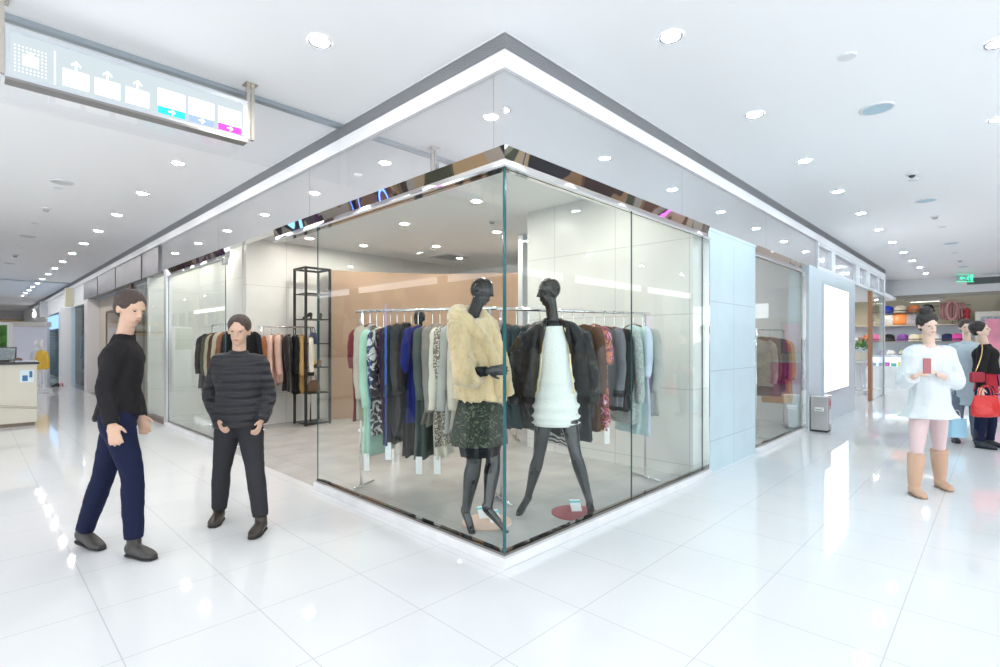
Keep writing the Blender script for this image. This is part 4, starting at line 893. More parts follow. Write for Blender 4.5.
# right rail
A, B, z = rail('chrome clothes rail behind the right display window', (.98, .98), (2.62, .42), 1.76)
hang(A, B, z, [
    ('coat', 'darkteal', 1.02, 'dark teal coat at the left end of', {}),
    ('jacket', 'black', .9, 'black jacket second from the left end of', {}),
    ('coat', 'bottle', 1.05, 'black-green coat hidden partly by the white dress on', {}),
    ('jacket', 'charcoal', .92, 'charcoal jacket right behind the white-dressed mannequin on', {}),
    ('coat', 'black', 1.1, 'long black coat behind the leather jacket on', {}),
    ('dress', 'zebra', 1.25, 'black and white zigzag knit dress on', dict(sl=.6, tagp=True)),
    ('coat', 'charcoal', 1.18, 'long charcoal coat right of the zigzag dress on', dict(sl=.62)),
    ('coat', 'brown', 1.12, 'dark brown coat left of the floral dress on', {}),
    ('dress', 'floral', 1.12, 'orange, black and pink floral dress on', dict(sl=.3, tagp=True)),
    ('coat', 'grey', .88, 'grey wool coat with dark hem on', dict(sl=.6, trim='black', w=.21, t=.06)),
    ('coat', 'black', .92, 'black coat between the grey wool and tweed coats on', {}),
    ('coat', 'tweed', 1.05, 'pale blue-grey tweed coat on', dict(sl=.66, t=.06)),
    ('dress', 'ice', 1.22, 'long ice blue dress at the right end of', dict(sl=.45)),
    ('jacket', 'dove', 1.0, 'light grey jacket last at the right end of', {}),
], 'clothes on the right rail', 'the rail behind the right window', .02, .98)
# rail further back
A, B, z = rail('chrome rail at the back of the shop in front of the tan wall', (1.9, 3.9), (3.3, 2.9), 1.62)
hang(A, B, z, [
    ('coat', 'rust', 1.0, 'rust coat at the left end of', {}), ('jacket', 'black', .9, 'black jacket beside the rust coat on', {}), ('dress', 'teal', 1.0, 'teal dress on', dict(sl=.3)), ('coat', 'charcoal', 1.1, 'charcoal coat in the middle of', {}),
    ('jacket', 'brown', .85, 'brown jacket on', {}), ('coat', 'black', 1.1, 'long black coat near the right end of', {}), ('top', 'white', .75, 'white top at the right end of', {}),
], 'clothes on the rear rail', 'the rear rail before the tan wall', .05, .95)
# rail inside the left glass panel
A, B, z = rail('chrome clothes rail just inside the glass panel left of the entrance', (.55, 7.6), (.24, 5.18), 1.75)
hang(A, B, z, [
    ('coat', 'charcoal', 1.0, 'charcoal coat farthest left on', {}), ('coat', 'black', 1.05, 'black coat second from the far end of', {}), ('coat', 'olive', 1.1, 'olive coat on', {}), ('coat', 'sand', 1.2, 'long sand coat on', {}),
    ('jacket', 'brown', .8, 'dark brown jacket on', dict(furcol='bfur')), ('coat', 'beige', 1.1, 'beige coat on', {}), ('coat', 'rust', .9, 'rust brown coat on', {}), ('coat', 'black', 1.25, 'black coat nearest the entrance on', dict(t=.06)),
], 'clothes on the entrance rail', 'the rail inside the left glass panel', .05, .92)
# rail on the back wall by the entrance
A, B, z = rail('chrome clothes rail against the pale back wall beside the black shelving', (.98, 6.55), (1.84, 6.55), 1.72)
hang(A, B, z, [
    ('top', 'rust', .8, 'rust top at the left end of', dict(sl=.4)), ('coat', 'pink', .95, 'pale pink coat on', dict(sl=.62)), ('cardigan', 'pink', .9, 'second pink cardigan beside the pink coat on', dict(sl=.6)), ('coat', 'bfur', 1.05, 'shaggy black fur coat on', dict(sl=.5, w=.22, t=.08)),
    ('coat', 'black', 1.1, 'black coat right of the fur coat on', {}), ('coat', 'camel', 1.1, 'camel coat on', dict(sl=.62)), ('jacket', 'cream', .8, 'cream jacket with dark cuffs at the right end of', dict(sl=.6, trim='black')),
], 'clothes on the back wall rail', 'the rail against the back wall', .05, .97, turn=-.45)
# rail in the narrow right window
A, B, z = rail('chrome clothes rail behind the narrow right window', (5.95, .37), (7.6, .44), 1.66)
hang(A, B, z, [
    ('jacket', 'gfur', .8, 'grey-brown fur jacket at the left end of', {}), ('coat', 'brown', 1.0, 'brown coat beside the fur jacket on', {}), ('coat', 'black', 1.0, 'black coat on', {}), ('coat', 'black', .95, 'short black coat left of the rust one on', {}), ('coat', 'rust', .98, 'rust coat on', {}), ('coat', 'camel', 1.15, 'long camel coat on', {}), ('coat', 'charcoal', 1.15, 'charcoal coat at the right end of', {}),
], 'clothes in the narrow window', 'the rail behind the narrow right window', .05, .85)
# garments seen through next shop's glass
A, B, z = rail('dark rail of clothes inside the next shop on the left', (.7, 9.95), (.9, 13.5), 1.7)
hang(A, B, z, [('coat', 'charcoal', 1.0, 'charcoal coat nearest on', {}), ('coat', 'teal', 1.1, 'teal coat on', {}), ('coat', 'black', 1.1, 'black coat in the middle of', {}), ('coat', 'grey', 1.0, 'grey coat on', {}), ('coat', 'navy', 1.0, 'navy coat on', {}), ('coat', 'brown', 1.05, 'brown coat farthest on', {})],
     'clothes in the next shop', 'the rail inside the next shop', .05, .95)

# ---------------------------------------------------------------- tall black shelving with shoes and bags
p0 = aty(296.5, 400, 6.35); p1 = aty(327, 400, 6.35)
cx0 = (p0.x + p1.x) / 2 + .10; hw = (p1.x - p0.x) / 2 * .80
zt = aty(310, 266.5, 6.3).z
t = thing('open_shelving', 'tall open black metal shelving unit beside the rail at the back wall', 'shelving', (cx0, 6.55, 0)); mb = mat('black_metal', (.018, .018, .02), .4)
dp = .22
for sx in (-1, 1):
    for sy in (-1, 1): obj('upright', boxes((sx * hw - .018, sx * hw + .018, sy * dp - .018, sy * dp + .018, 0, zt)), mb, t)
SZ = [.02, .55, 1.0, 1.42, 1.85, 2.3]
obj('top_frame', boxes((-hw, hw, -dp - .018, -dp + .018, zt - .035, zt), (-hw, hw, dp - .018, dp + .018, zt - .035, zt), (-hw - .018, -hw + .018, -dp, dp, zt - .035, zt), (hw - .018, hw + .018, -dp, dp, zt - .035, zt)), mb, t)
for zz in SZ: obj('shelf', boxes((-hw + .018, hw - .018, -dp, dp, zz, zz + .018)), mb, t)
def small_shoe(pos, rz, c, label, group='shoes on the black shelving', heel=.03):
    t = thing('shoe', label, 'shoe', pos, rz, group); bm = BM()
    loft(bm, [(0, -.10, .05 + heel), (0, -.05, .05 + heel), (0, .02, .04 + heel * .4), (0, .09, .025), (0, .13, .015)], [(.025, .035), (.034, .040), (.036, .028), (.038, .02), (.02, .012)], side=(1, 0, 0), n=12)
    obj('upper', bm, mat('shoe_' + c, {'black': (.02, .02, .02), 'orange': (.70, .28, .05), 'brown': (.2, .08, .04), 'yellow': (.75, .55, .08), 'pink': (.75, .30, .32)}[c], .35), t, smooth=True)
    bm = BM(); cyl(bm, (0, -.085), .018, 0, .03 + heel, 10); box(bm, -.03, .03, -.01, .12, 0, .008); obj('sole', bm, m_dark, t); return t
def handbag(pos, rz, c, label, cat='bag', group=None, s=1, nm='handbag'):
    t = thing(nm, label, cat, pos, rz, group); bm = BM()
    loft(bm, [(0, 0, 0), (0, 0, .02 * s), (0, 0, .11 * s), (0, 0, .19 * s)], [(.12 * s, .045 * s), (.145 * s, .06 * s), (.135 * s, .05 * s), (.10 * s, .02 * s)], side=(1, 0, 0), n=20); obj('bag_body', bm, c, t, smooth=True)
    bm = BM(); tube(bm, cr([Vector(p) * s for p in ((-.06, 0, .18), (-.05, 0, .25), (0, 0, .28), (.05, 0, .25), (.06, 0, .18))], 4), .006 * s); obj('handle', bm, c, t, smooth=True); return t
bx, by = cx0, 6.5
small_shoe((bx - .1, by, SZ[2] + .018), 2.2, 'orange', 'orange shoe on the black shelving, left of the pair'); small_shoe((bx + .1, by, SZ[2] + .018), 2.4, 'brown', 'brown and orange shoe on the black shelving, right of the pair')
small_shoe((bx - .3 * hw, by - .1, SZ[2] + .018), 2.3, 'yellow', 'yellow shoe at the front of the black shelving')
handbag((bx, by, SZ[3] + .018), .7, mat('blue_bag', (.04, .06, .16), .4), 'dark blue handbag on the middle tier of the black shelving', s=1.0)
small_shoe((bx - .1, by, SZ[4] + .018), 2.1, 'black', 'black shoe on the upper tier of the black shelving, left one'); small_shoe((bx + .12, by, SZ[4] + .018), 2.5, 'black', 'black shoe on the upper tier of the black shelving, right one')
handbag((bx, by, SZ[1] + .018), .4, mat('brown_bag', (.16, .09, .05), .5), 'brown handbag low on the black shelving', s=1.1)

# low white display bench, info cards, round mats
q = atz(398, 458); t = thing('display_bench', 'low white display bench with slim legs in the middle of the shop floor', 'bench', (q.x - .16, q.y + .16, 0), YAW)
obj('top', boxes((-.22, .22, -.2, .2, .36, .39)), m_white, t, bevel=.004)
for sx in (-.2, .2):
    for sy in (-.17, .17): obj('leg', boxes((sx - .012, sx + .012, sy - .012, sy + .012, 0, .36)), m_chrome, t)
for (px, py, Y, rr, c, l) in ((487, 522, 0, .20, (.74, .52, .42), 'round salmon floor mat under the fur-coated mannequin'), (575, 513, 0, .20, (.38, .05, .07), 'round dark red floor mat by the foot of the white-dressed mannequin')):
    p = atz(px, py); bm = BM(); cyl(bm, (0, 0), rr, .0005, .006, 40); tag(obj('floor_mat', bm, mat('mat_%d' % px, c, .5), loc=(p.x, p.y, 0)), l, 'floor mat')
for (px, py, rz, l) in ((485, 519, .3, 'white and turquoise information card on the floor by the fur-coated mannequin, left of the two'), (496, 523, .35, 'white information card on the floor by the fur-coated mannequin, right of the two'), (577, 512, .1, 'white information card standing on the dark red mat')):
    p = atz(px, py); t = thing('info_card', l, 'card', (p.x, p.y, .006), YAW + rz)
    M = Matrix.Rotation(-.9, 4, 'X'); bm = BM(); box(bm, -.045, .045, 0, .003, 0, .12, M); obj('card', bm, mat('white_tag', (.86, .86, .86), .5), t)
    bm = BM(); box(bm, -.046, .046, -.0012, .0002, .085, .105, M); obj('printed_band', bm, mat('turquoise_print', (.10, .55, .60), .5), t)
# ---------------------------------------------------------------- hat shop at the end of the right corridor
SX = FX - .02
def onx(px, py, x=SX): return atx(px, py, x)
zA, zB = 2.02, 1.50
t = thing('display_shelves', 'long wooden wall shelves of the hat shop holding hats and bags', 'shelves', (FX + .25, 0, 0)); wood = mat('shelf_wood', (.50, .42, .33), .4, var=.1)
ya, yb = -2.35, 5.8
for z in (zA, zB): obj('shelf', boxes((-.22, .25, ya, yb, z - .035, z)), wood, t)
obj('shelf', boxes((-.22, .25, ya, yb, 1.0, 1.03)), mat('lit_shelf', (.75, .8, .85), .3), t)
obj('base_cabinet', boxes((-.22, .25, ya, yb, 0, .72)), m_white, t); obj('side_panel', boxes((-.22, .25, ya - .03, ya, 0, 2.84)), wood, t)
hc = dict(blue=(.02, .05, .42), cream=(.72, .64, .50), rust=(.42, .14, .06), black=(.02, .02, .02), purple=(.22, .08, .32), pink=(.85, .10, .42), white=(.78, .78, .76), grey=(.30, .28, .30), navy=(.03, .04, .10), magenta=(.75, .08, .40), tan=(.5, .38, .22))
def hat(px, z, c, label, brim=1.0, kind='cloche', x=None, s=1.0):
    p = onx(px, 330); x = FX + .16 if x is None else x
    t = thing('hat', label, 'hat', (x, p.y, z), 0, 'hats on the hat shop shelves'); m = mat('felt_' + c, hc[c], .8, bump=.3, bscale=40)
    bm = BM(); lathe(bm, [(.155 * brim * s, .0), (.158 * brim * s, .012 * s), (.125 * s, .03 * s), (.12 * s, .09 * s), (.10 * s, .145 * s), (.05 * s, .17 * s), (.001, .175 * s)], n=24); obj('crown', bm, m, t, smooth=True)
    bm = BM(); lathe(bm, [(.128 * s, .028 * s), (.130 * s, .03 * s), (.127 * s, .055 * s), (.122 * s, .056 * s)], n=24); obj('hat_band', bm, mat('hat_band', (.05, .045, .05), .6), t, smooth=True)
    return t
def stand(px, z, h):
    p = onx(px, 330); t = thing('hat_stand', 'small hat stand lifting a hat on the top hat shop shelf at photo column near %s' % px, 'hat stand', (FX + .16, p.y, z), 0, 'hat stands'); bm = BM(); cyl(bm, (0, 0), .07, 0, .012); cyl(bm, (0, 0), .012, .012, h); obj('stem', bm, m_chrome, t); return t
pl = lambda px: onx(px, 330).y
def sbag(px, z, c, label, s=1.15, crocodile=False):
    m = mat('bag_%s' % label[:12], c, .35, bump=.6 if crocodile else .2, bscale=60, var=.35 if crocodile else .05, vscale=30)
    return handbag((FX + .12, pl(px), z), PI / 2, m, label, group='bags on the hat shop shelves', s=s)
sbag(887, zA, (.62, .58, .54), 'white mottled handbag below the blue hat on the top shelf', 1.7, True)
sbag(899.5, zA, (.70, .20, .03), 'bright orange handbag below the cream hat on the top shelf', 1.8)
sbag(912, zA, (.34, .31, .33), 'grey patterned handbag below the rust hat on the top shelf', 1.7, True)
sbag(876, zA, (.45, .40, .28), 'beige floral handbag at the left end of the top shelf', 1.6, True)
for px, c, l in ((886.5, 'blue', 'royal blue hat on the top hat shop shelf, above the white handbag'), (899.5, 'cream', 'cream hat above the orange handbag'), (913, 'rust', 'rust brown hat with light trim above the grey handbag'), (927, 'black', 'black hat above the head of the person in white')):
    h = hat(px, zA + .40, c, l, .95, s=1.3); 
    st = BM(); cyl(st, (0, 0), .010, -.40, 0); cyl(st, (0, 0), .06, -.40, -.39); obj('display_stand', st, m_chrome, h)
hat(872, zA + .12, 'grey', 'grey hat at the far left of the top shelf behind the glass')
for px, c, l in ((876, 'magenta', 'flat magenta hat on the middle shelf behind the glass'), (888, 'black', 'black hat with a bow on the middle shelf'), (902, 'purple', 'purple hat on the middle shelf'), (914, 'cream', 'cream hat on the middle shelf beside the purple one'), (924, 'tan', 'tan hat on the middle shelf left of the white-dressed person'), (936, 'white', 'white hat on the middle shelf right of the person in white'), (947, 'navy', 'navy hat on the middle shelf left of the pink one'), (957, 'pink', 'vivid pink hat on the middle shelf'), (868, 'rust', 'rust hat low behind the brown post')):
    hat(px, zB, c, l, 1.1, s=1.3)
for px, c, l in ((903, 'cream', 'cream hat on the lower lit shelf'), (890, 'white', 'white hat on the lower lit shelf'), (958, 'white', 'white hat on the lower lit shelf below the pink one'), (940, 'grey', 'grey hat on the lower lit shelf'), (920, 'purple', 'purple hat on the lower lit shelf')):
    hat(px, 1.03, c, l, 1.15)
# scarves on a frame, small red dolls
t = thing('scarf_display', 'black stand draped with looped dusty pink striped scarves on the top shelf', 'scarves', (FX + .12, pl(952), zA))
bm = BM(); tube(bm, [(0, 0, 0), (0, 0, .60)], .012); tube(bm, [(0, -.42, .56), (0, .42, .56)], .012); cyl(bm, (0, 0), .08, 0, .012); obj('stand', bm, mb, t)
sc = pattern('pink_stripe_knit', [(.45, .16, .16), (.10, .05, .06), (.62, .36, .34)], 30, 'WAVE', .9, 1)
for i in range(9):
    y = (i - 4) * .062; dz = .52 - abs(i - 4) * .015; a = .10 + .02 * (i % 3)
    bm = BM(); P = [Vector((.03 * math.cos(q * 2) - .06, y + .03 * math.sin(q), .63 - dz / 2 + (dz / 2) * math.cos(q))) + Vector((-.035 * math.sin(q), 0, 0)) for q in [k * PI / 8 for k in range(17)]]
    loft(bm, P, [(.03, .02)] * 17, n=8, sub=1); obj('scarf', bm, sc, t, smooth=True)
bm = BM(); P = [Vector((-.10, .12 * math.sin(q), .42 + .28 * math.cos(q))) for q in [k * PI / 10 for k in range(21)]]; loft(bm, P, [.032] * 21, n=8, sub=1); obj('scarf', bm, mat('dusty_pink_knit', (.60, .30, .30), .9, bump=.6, bscale=60), t, smooth=True)
for px, c in ((961.5, (.12, .03, .03)), (966.8, (.45, .02, .03))):
    t = thing('ornament', ('dark maroon' if c[0] < .2 else 'bright red') + ' slim standing ornament at the right end of the top shelf', 'ornament', (FX + .10, pl(px), zA)); m = mat('orn_%s' % px, c, .4)
    bm = BM(); lathe(bm, [(.07, 0), (.085, .1), (.06, .28), (.085, .34), (.075, .42), (.03, .47), (.001, .475)], n=18); obj('figure', bm, m, t, smooth=True); bm = BM(); lathe(bm, [(.088, .09), (.092, .10), (.088, .12)], n=18); obj('belt', bm, mb, t)
# three small valance boxes and spotlights
t = thing('track_spotlight', 'grey track fixture under the hat display valance', 'spotlight', (FX - .05, pl(925), 2.72)); obj('housing', boxes((-.06, .0, -.5, .5, 0, .10)), mat('taupe_trim', 0), t); obj('lit_strip', boxes((-.05, -.01, -.35, .35, -.004, 0)), emis('strip_lit', (1, .95, .85), 6), t)
# lit lower display behind the person
t = thing('glass_display_case', 'brightly lit low display case full of coloured accessories in the hat shop', 'display case', (FX - .45, (pl(850) + pl(970)) / 2, 0)); hy = abs(pl(850) - pl(970)) / 2
obj('plinth', boxes((-.2, .2, -hy, hy, 0, .7)), mat('case_white', (.74, .80, .85), .3), t); obj('glass_top', boxes((-.2, .2, -hy, hy, .98, .99)), m_glass, t); obj('lit_back', boxes((.19, .2, -hy, hy, .7, .98)), emis('case_lit', (.75, .88, 1), 1.3), t)
cs = [(.1, .3, .6), (.7, .1, .3), (.8, .75, .2), (.1, .5, .5), (.5, .1, .5), (.75, .75, .8)]
for i in range(16):
    y = t.location.y - hy + .2 + i * (2 * hy - .4) / 15; b = thing('purse', 'small coloured purse in the lit case, %s from the wall end' % ORD[15 - i], 'purse', (FX - .48, y, .70), 0, 'purses in the lit case'); m = mat('purse_%d' % (i % 6), cs[i % 6], .4)
    bm = BM(); box(bm, -.04, .04, -.07, .07, 0, .10 + .05 * (i % 3) / 2); obj('purse_body', bm, m, b, bevel=.012); bm = BM(); box(bm, -.045, .045, -.02, .02, .05, .07); obj('clasp', bm, m_chrome, b)
# potted plant on white balustrade table
bp = aty(861, 400, .55); t = thing('balustrade_table', 'white carved balustrade console with an urn cut-out, carrying the flower pot', 'table', (bp.x, .55, 0))
hw = .62; obj('top', boxes((-hw, hw, -.18, .18, .88, .93)), m_white, t, bevel=.008); obj('base', boxes((-hw, hw, -.16, .16, 0, .10)), m_white, t, bevel=.008)
for x in (-.5, -.17, .17, .5):
    bm = BM(); lathe(bm, [(.055, .1), (.055, .16), (.03, .2), (.065, .32), (.055, .45), (.03, .6), (.045, .68), (.055, .72), (.055, .88)], n=16); obj('baluster', bm, m_white, t, smooth=True, loc=(x, 0, 0))
t = thing('potted_plant', 'green leafy plant with pink and yellow blooms in a cream trough by the hat shop', 'potted plant', (bp.x - .02, .55, .93))
bm = BM(); lathe(bm, [(.17, 0), (.20, .05), (.24, .24), (.245, .26), (.22, .26)], n=8); obj('pot', bm, mat('cream_pot', (.74, .70, .60), .5), t)
rr = random.Random(3); bm = BM()
for i in range(420):
    a, b2 = rr.uniform(0, 2 * PI), rr.uniform(0, 1.25); R = rr.uniform(.6, 1); p = Vector((math.cos(a) * math.sin(b2) * .36 * R, math.sin(a) * math.sin(b2) * .26 * R, .26 + math.cos(b2) * .38 * R)); n = (p - Vector((0, 0, .15))).normalized(); s = n.orthogonal().normalized(); s = (Matrix.Rotation(rr.uniform(0, 6), 3, n) @ s); u = n.cross(s) + n * rr.uniform(-.3, .6); L = rr.uniform(.05, .085)
    v = [bm.verts.new(q) for q in (p, p + s * L * .35 + u * L * .5, p + u * L, p - s * L * .35 + u * L * .5)]; bm.faces.new(v)
obj('foliage', bm, mat('leaf_green', (.10, .26, .05), .5, var=.4, vscale=12), t, recalc=False)
for c, n in (((.80, .30, .36), 14), ((.85, .72, .22), 12)):
    bm = BM()
    for i in range(n):
        a, b2 = rr.uniform(0, 2 * PI), rr.uniform(0, 1.2); ell(bm, (math.cos(a) * math.sin(b2) * .37, math.sin(a) * math.sin(b2) * .27, .27 + math.cos(b2) * .40), (.022, .022, .016), None, 8, 5)
    obj('blooms', bm, mat('bloom_%d' % n, c, .6), t, smooth=True)
# dark curtain and figure busts behind glass (left of post)
t = thing('display_cabinet', 'dark display cabinet inside the hat shop left of the brown post', 'cabinet', (14.6, 3.2, 0)); obj('carcass', boxes((-2.6, 2.6, 0, .4, 0, 2.5)), mat('dark_cabinet', (.13, .115, .11), .5), t); obj('shelf', boxes((-2.6, 2.6, -.3, 0, 1.45, 1.48)), wood, t); obj('shelf', boxes((-2.6, 2.6, -.3, 0, .95, .98)), wood, t)
for i, (x, c) in enumerate(((13.0, (.20, .20, .22)), (13.8, (.55, .50, .42)), (14.6, (.08, .09, .10)))):
    t = thing('hat_bust', ['grey', 'pale beige', 'black'][i] + ' hat display head on the dark cabinet behind the glass', 'display head', (x, 3.05, 1.48), 0, 'display heads'); m = mat('bust_%d' % i, c, .5)
    bm = BM(); ell(bm, (0, 0, .26), (.11, .13, .16)); loft(bm, [(0, 0, 0), (0, 0, .15)], [(.09, .09), (.05, .05)], n=14, sub=1); obj('head_form', bm, m, t, smooth=True); bm = BM(); lathe(bm, [(.17, .30), (.12, .32), (.11, .42), (.001, .45)], n=20); obj('hat', bm, m, t, smooth=True)
for i, x in enumerate((12.6, 13.3, 14.0)):
    b = thing('boxed_gift', ['yellow', 'orange', 'teal'][i] + ' boxed gift on the lower shelf of the dark cabinet', 'box', (x, 3.05, .98), 0, 'boxed gifts'); m = mat('gift_%d' % i, [(.75, .55, .12), (.70, .30, .08), (.08, .35, .42)][i], .5)
    obj('box_body', boxes((-.2, .2, -.1, .1, 0, .26)), m, b); obj('ribbon', boxes((-.03, .03, -.102, .102, 0, .264)), m_white, b)
# pink poster in a dark patterned frame
p = onx(1000, 360, FX - .02); y1 = onx(981, 360, FX - .02).y; yc = y1 - .75
t = thing('poster', 'pink framed poster at the right edge of the picture', 'poster', (FX - .3, yc - .0, 1.05)); 
obj('frame', boxes((-.04, 0, -.75, .75, 0, 1.15)), pattern('dark_mosaic_frame', [(.03, .05, .06), (.45, .5, .52)], 40, 'VORONOI', .4, stops=[.3, .5]), t); obj('print', boxes((-.046, -.04, -.66, .66, .07, 1.08)), mat('pink_print', (.82, .30, .42), .35, var=.2, vscale=2), t)
struct('wall_far_right', boxes((FX - .26, FX, -6, y1 + .12, 0, 2.35)), mat('cream_surround', (.72, .66, .58), .5))
t = thing('display_counter', 'magenta and white display counter below the pink poster', 'counter', (FX - .7, yc, 0)); obj('body', boxes((-.25, .25, -.9, .75, 0, .75)), mat('magenta_counter', (.65, .05, .30), .4), t); obj('top', boxes((-.28, .28, -.93, .78, .75, .80)), m_white, t)

# ---------------------------------------------------------------- left background: desk and far mall
d0 = atd(37, 425, 9.07); t = thing('reception_desk', 'cream reception desk with a dark worktop at the left edge', 'desk', (d0.x, d0.y, 0), 0)
W = 3.0; md = mat('cream_desk', (.66, .63, .54), .45); fr = lambda a, b, c: Vector((a, c, b))
obj('body', boxes((-W, 0, .0, .75, .06, 1.07)), md, t); obj('plinth', boxes((-W + .03, -.03, .03, .72, 0, .06)), mat('brown_plinth', (.22, .18, .14), .5), t)
obj('worktop', boxes((-W - .03, .03, -.03, .78, 1.07, 1.11)), mat('black_worktop', (.02, .018, .018), .25), t)
for z0 in (.30, .36):
    bm = BM(); P = [(-W + i * .1, -.004, z0 + .07 * math.sin(i * .23 + z0 * 9) * (i / 30)) for i in range(int(W / .1) + 1)]; tube(bm, P, .006, 6); obj('wavy_inlay', bm, mat('inlay', (.40, .36, .28), .5), t)
obj('wall_sticker', boxes((-.22, -.04, -.004, 0, .76, .97)), mat('pale_sticker', (.70, .82, .88), .4), t); obj('sticker_picture', boxes((-.19, -.12, -.006, -.004, .78, .88), (-.10, -.06, -.006, -.004, .84, .95)), mat('blue_print', (.05, .18, .38), .4), t)
def desk_pt(x, y, z): return t0 @ Vector((x, y, z))
t0 = Matrix.Translation(Vector((d0.x, d0.y, 0))) @ Matrix.Rotation(0, 4, 'Z')
q = desk_pt(-.40, .35, 1.11); t = thing('monitor', 'dark framed screen with a grey map picture on the reception desk', 'monitor', q, -.25)
M = Matrix.Rotation(-.18, 4, 'X'); bm = BM(); box(bm, -.15, .15, -.012, .012, .02, .26, M); obj('housing', bm, mat('black_plastic', (.03, .03, .03), .4), t, bevel=.006)
bm = BM(); box(bm, -.135, .135, -.0145, -.012, .035, .245, M); obj('screen', bm, pattern('map_screen', [(.30, .36, .36), (.16, .20, .22), (.45, .50, .50)], 14, 'NOISE', .2, 2, 0), t); obj('stand', boxes((-.05, .05, -.04, .08, 0, .02), (-.015, .015, 0, .02, .0, .08)), mat('black_plastic', 0), t)
q = desk_pt(-.85, .40, 1.11); t = thing('monitor', 'magenta lit screen at the left end of the reception desk', 'monitor', q, -.3)
obj('housing', boxes((-.2, .2, -.012, .02, .02, .26)), mat('black_plastic', 0), t, bevel=.006); obj('screen', boxes((-.185, .185, -.0145, -.012, .035, .245)), emis('magenta_screen', (.30, .02, .16), .8), t); obj('stand', boxes((-.06, .06, -.05, .08, 0, .02)), mat('black_plastic', 0), t)
for x, l, c in ((-.15, 'pale keyboard beside the map screen on the desk', (.55, .62, .70)), (-.82, 'blue glowing keypad at the left end of the desk', (.12, .35, .70))):
    q = desk_pt(x, .12, 1.11); k = thing('keyboard', l, 'keyboard', q, 0); obj('base', boxes((-.13, .13, -.05, .05, 0, .018)), mat('kb%d' % int(-x * 100), c, .4), k, bevel=.004); bm = BM()
    for i in range(10):
        for j in range(3): box(bm, -.12 + i * .024, -.102 + i * .024, -.04 + j * .027, -.02 + j * .027, .018, .024)
    obj('keys', bm, m_white, k)
q = desk_pt(-.23, .3, 1.11); k = thing('desk_object', 'small brown ornament beside the map screen on the desk', 'ornament', q, 0); bm = BM(); ell(bm, (0, 0, .035), (.06, .04, .035)); obj('lump', bm, mat('brown_bag', 0), k, smooth=True); obj('base', boxes((-.05, .05, -.03, .03, 0, .008)), m_dark, k)
# hoarding, hedge panel
h0 = atd(47, 380, 17.5); t = thing('hoarding', 'plain lilac-white hoarding with a beige capping behind the reception desk', 'hoarding', (h0.x, h0.y, 0), YAW + .1)
obj('panel', boxes((-1.55, 0, 0, .12, 0, 1.98)), mat('lilac_white', (.72, .72, .80), .5), t); obj('capping', boxes((-3.2, .0, -.05, .2, 1.98, 2.15)), mat('beige_cap', (.60, .57, .52), .5), t)
g0 = atd(9, 380, 12.5); t = thing('hedge_panel', 'clipped green artificial hedge in a white frame at the left edge', 'hedge', (g0.x, g0.y, 0), YAW)
obj('frame', boxes((-.9, 0, .0, .12, 0, 1.92)), m_white, t, bevel=.02); bm = BM(); rr = random.Random(9)
for i in range(1500):
    p = Vector((rr.uniform(-.86, -.06), -rr.uniform(.0, .05), rr.uniform(1.25, 1.86))); s = Vector((rr.uniform(-1, 1), rr.uniform(-.6, .2), rr.uniform(-1, 1))).normalized() * .028; u = s.orthogonal() .normalized() * .018
    bm.faces.new([bm.verts.new(q) for q in (p - s, p + u, p + s, p - u)])
box(bm, -.87, -.05, -.02, 0, 1.24, 1.87)
obj('leaves', bm, mat('hedge_green', (.09, .26, .05), .6, var=.4, vscale=10), t, recalc=False)
# far mannequins with yellow coats
for px, c, l, Y in ((36.5, (.62, .62, .66), 'white mannequin in a pale coat left of the yellow-coated one, far left', 15.4), (42, (.85, .55, .08), 'white mannequin in a yellow coat standing far left beyond the desk', 15.0)):
    p = atd(px, 387, Y); t = thing('mannequin', l, 'mannequin', (p.x, p.y, 0), YAW); t.scale = (.72, .72, .93); wm = mat('white_mannequin', (.82, .82, .84), .3)
    bm = BM(); ell(bm, (0, 0, 1.53), (.09, .10, .12)); loft(bm, [(0, 0, 1.28), (0, 0, 1.45)], [.06, .045], n=12, sub=1); loft(bm, [(0, 0, .65), (0, 0, .9), (0, 0, 1.12), (0, 0, 1.30)], [(.14, .1), (.11, .09), (.15, .10), (.06, .05)], side=(1, 0, 0), n=16)
    for s in (-1, 1): loft(bm, [(s * .07, 0, .75), (s * .08, 0, .45), (s * .09, 0, .16), (s * .09, -.1, .11)], [.08, .055, .035, .03], n=12)
    obj('body', bm, wm, t, remesh=.012)
    bm = BM(); loft(bm, [(0, 0, .72), (0, 0, .95), (0, 0, 1.15), (0, 0, 1.32)], [(.23, .16), (.18, .13), (.19, .14), (.08, .07)], side=(1, 0, 0), n=20)
    for s in (-1, 1): loft(bm, [(s * .14, 0, 1.26), (s * .24, 0, 1.0), (s * .25, -.03, .74)], [.06, .055, .05], n=12)
    obj('coat', bm, mat('coat_c%d' % int(px), c, .8), t, remesh=.012, disp=(.02, .1)); obj('pedestal', boxes((-.25, .25, -.22, .22, 0, .12)), m_white, t)
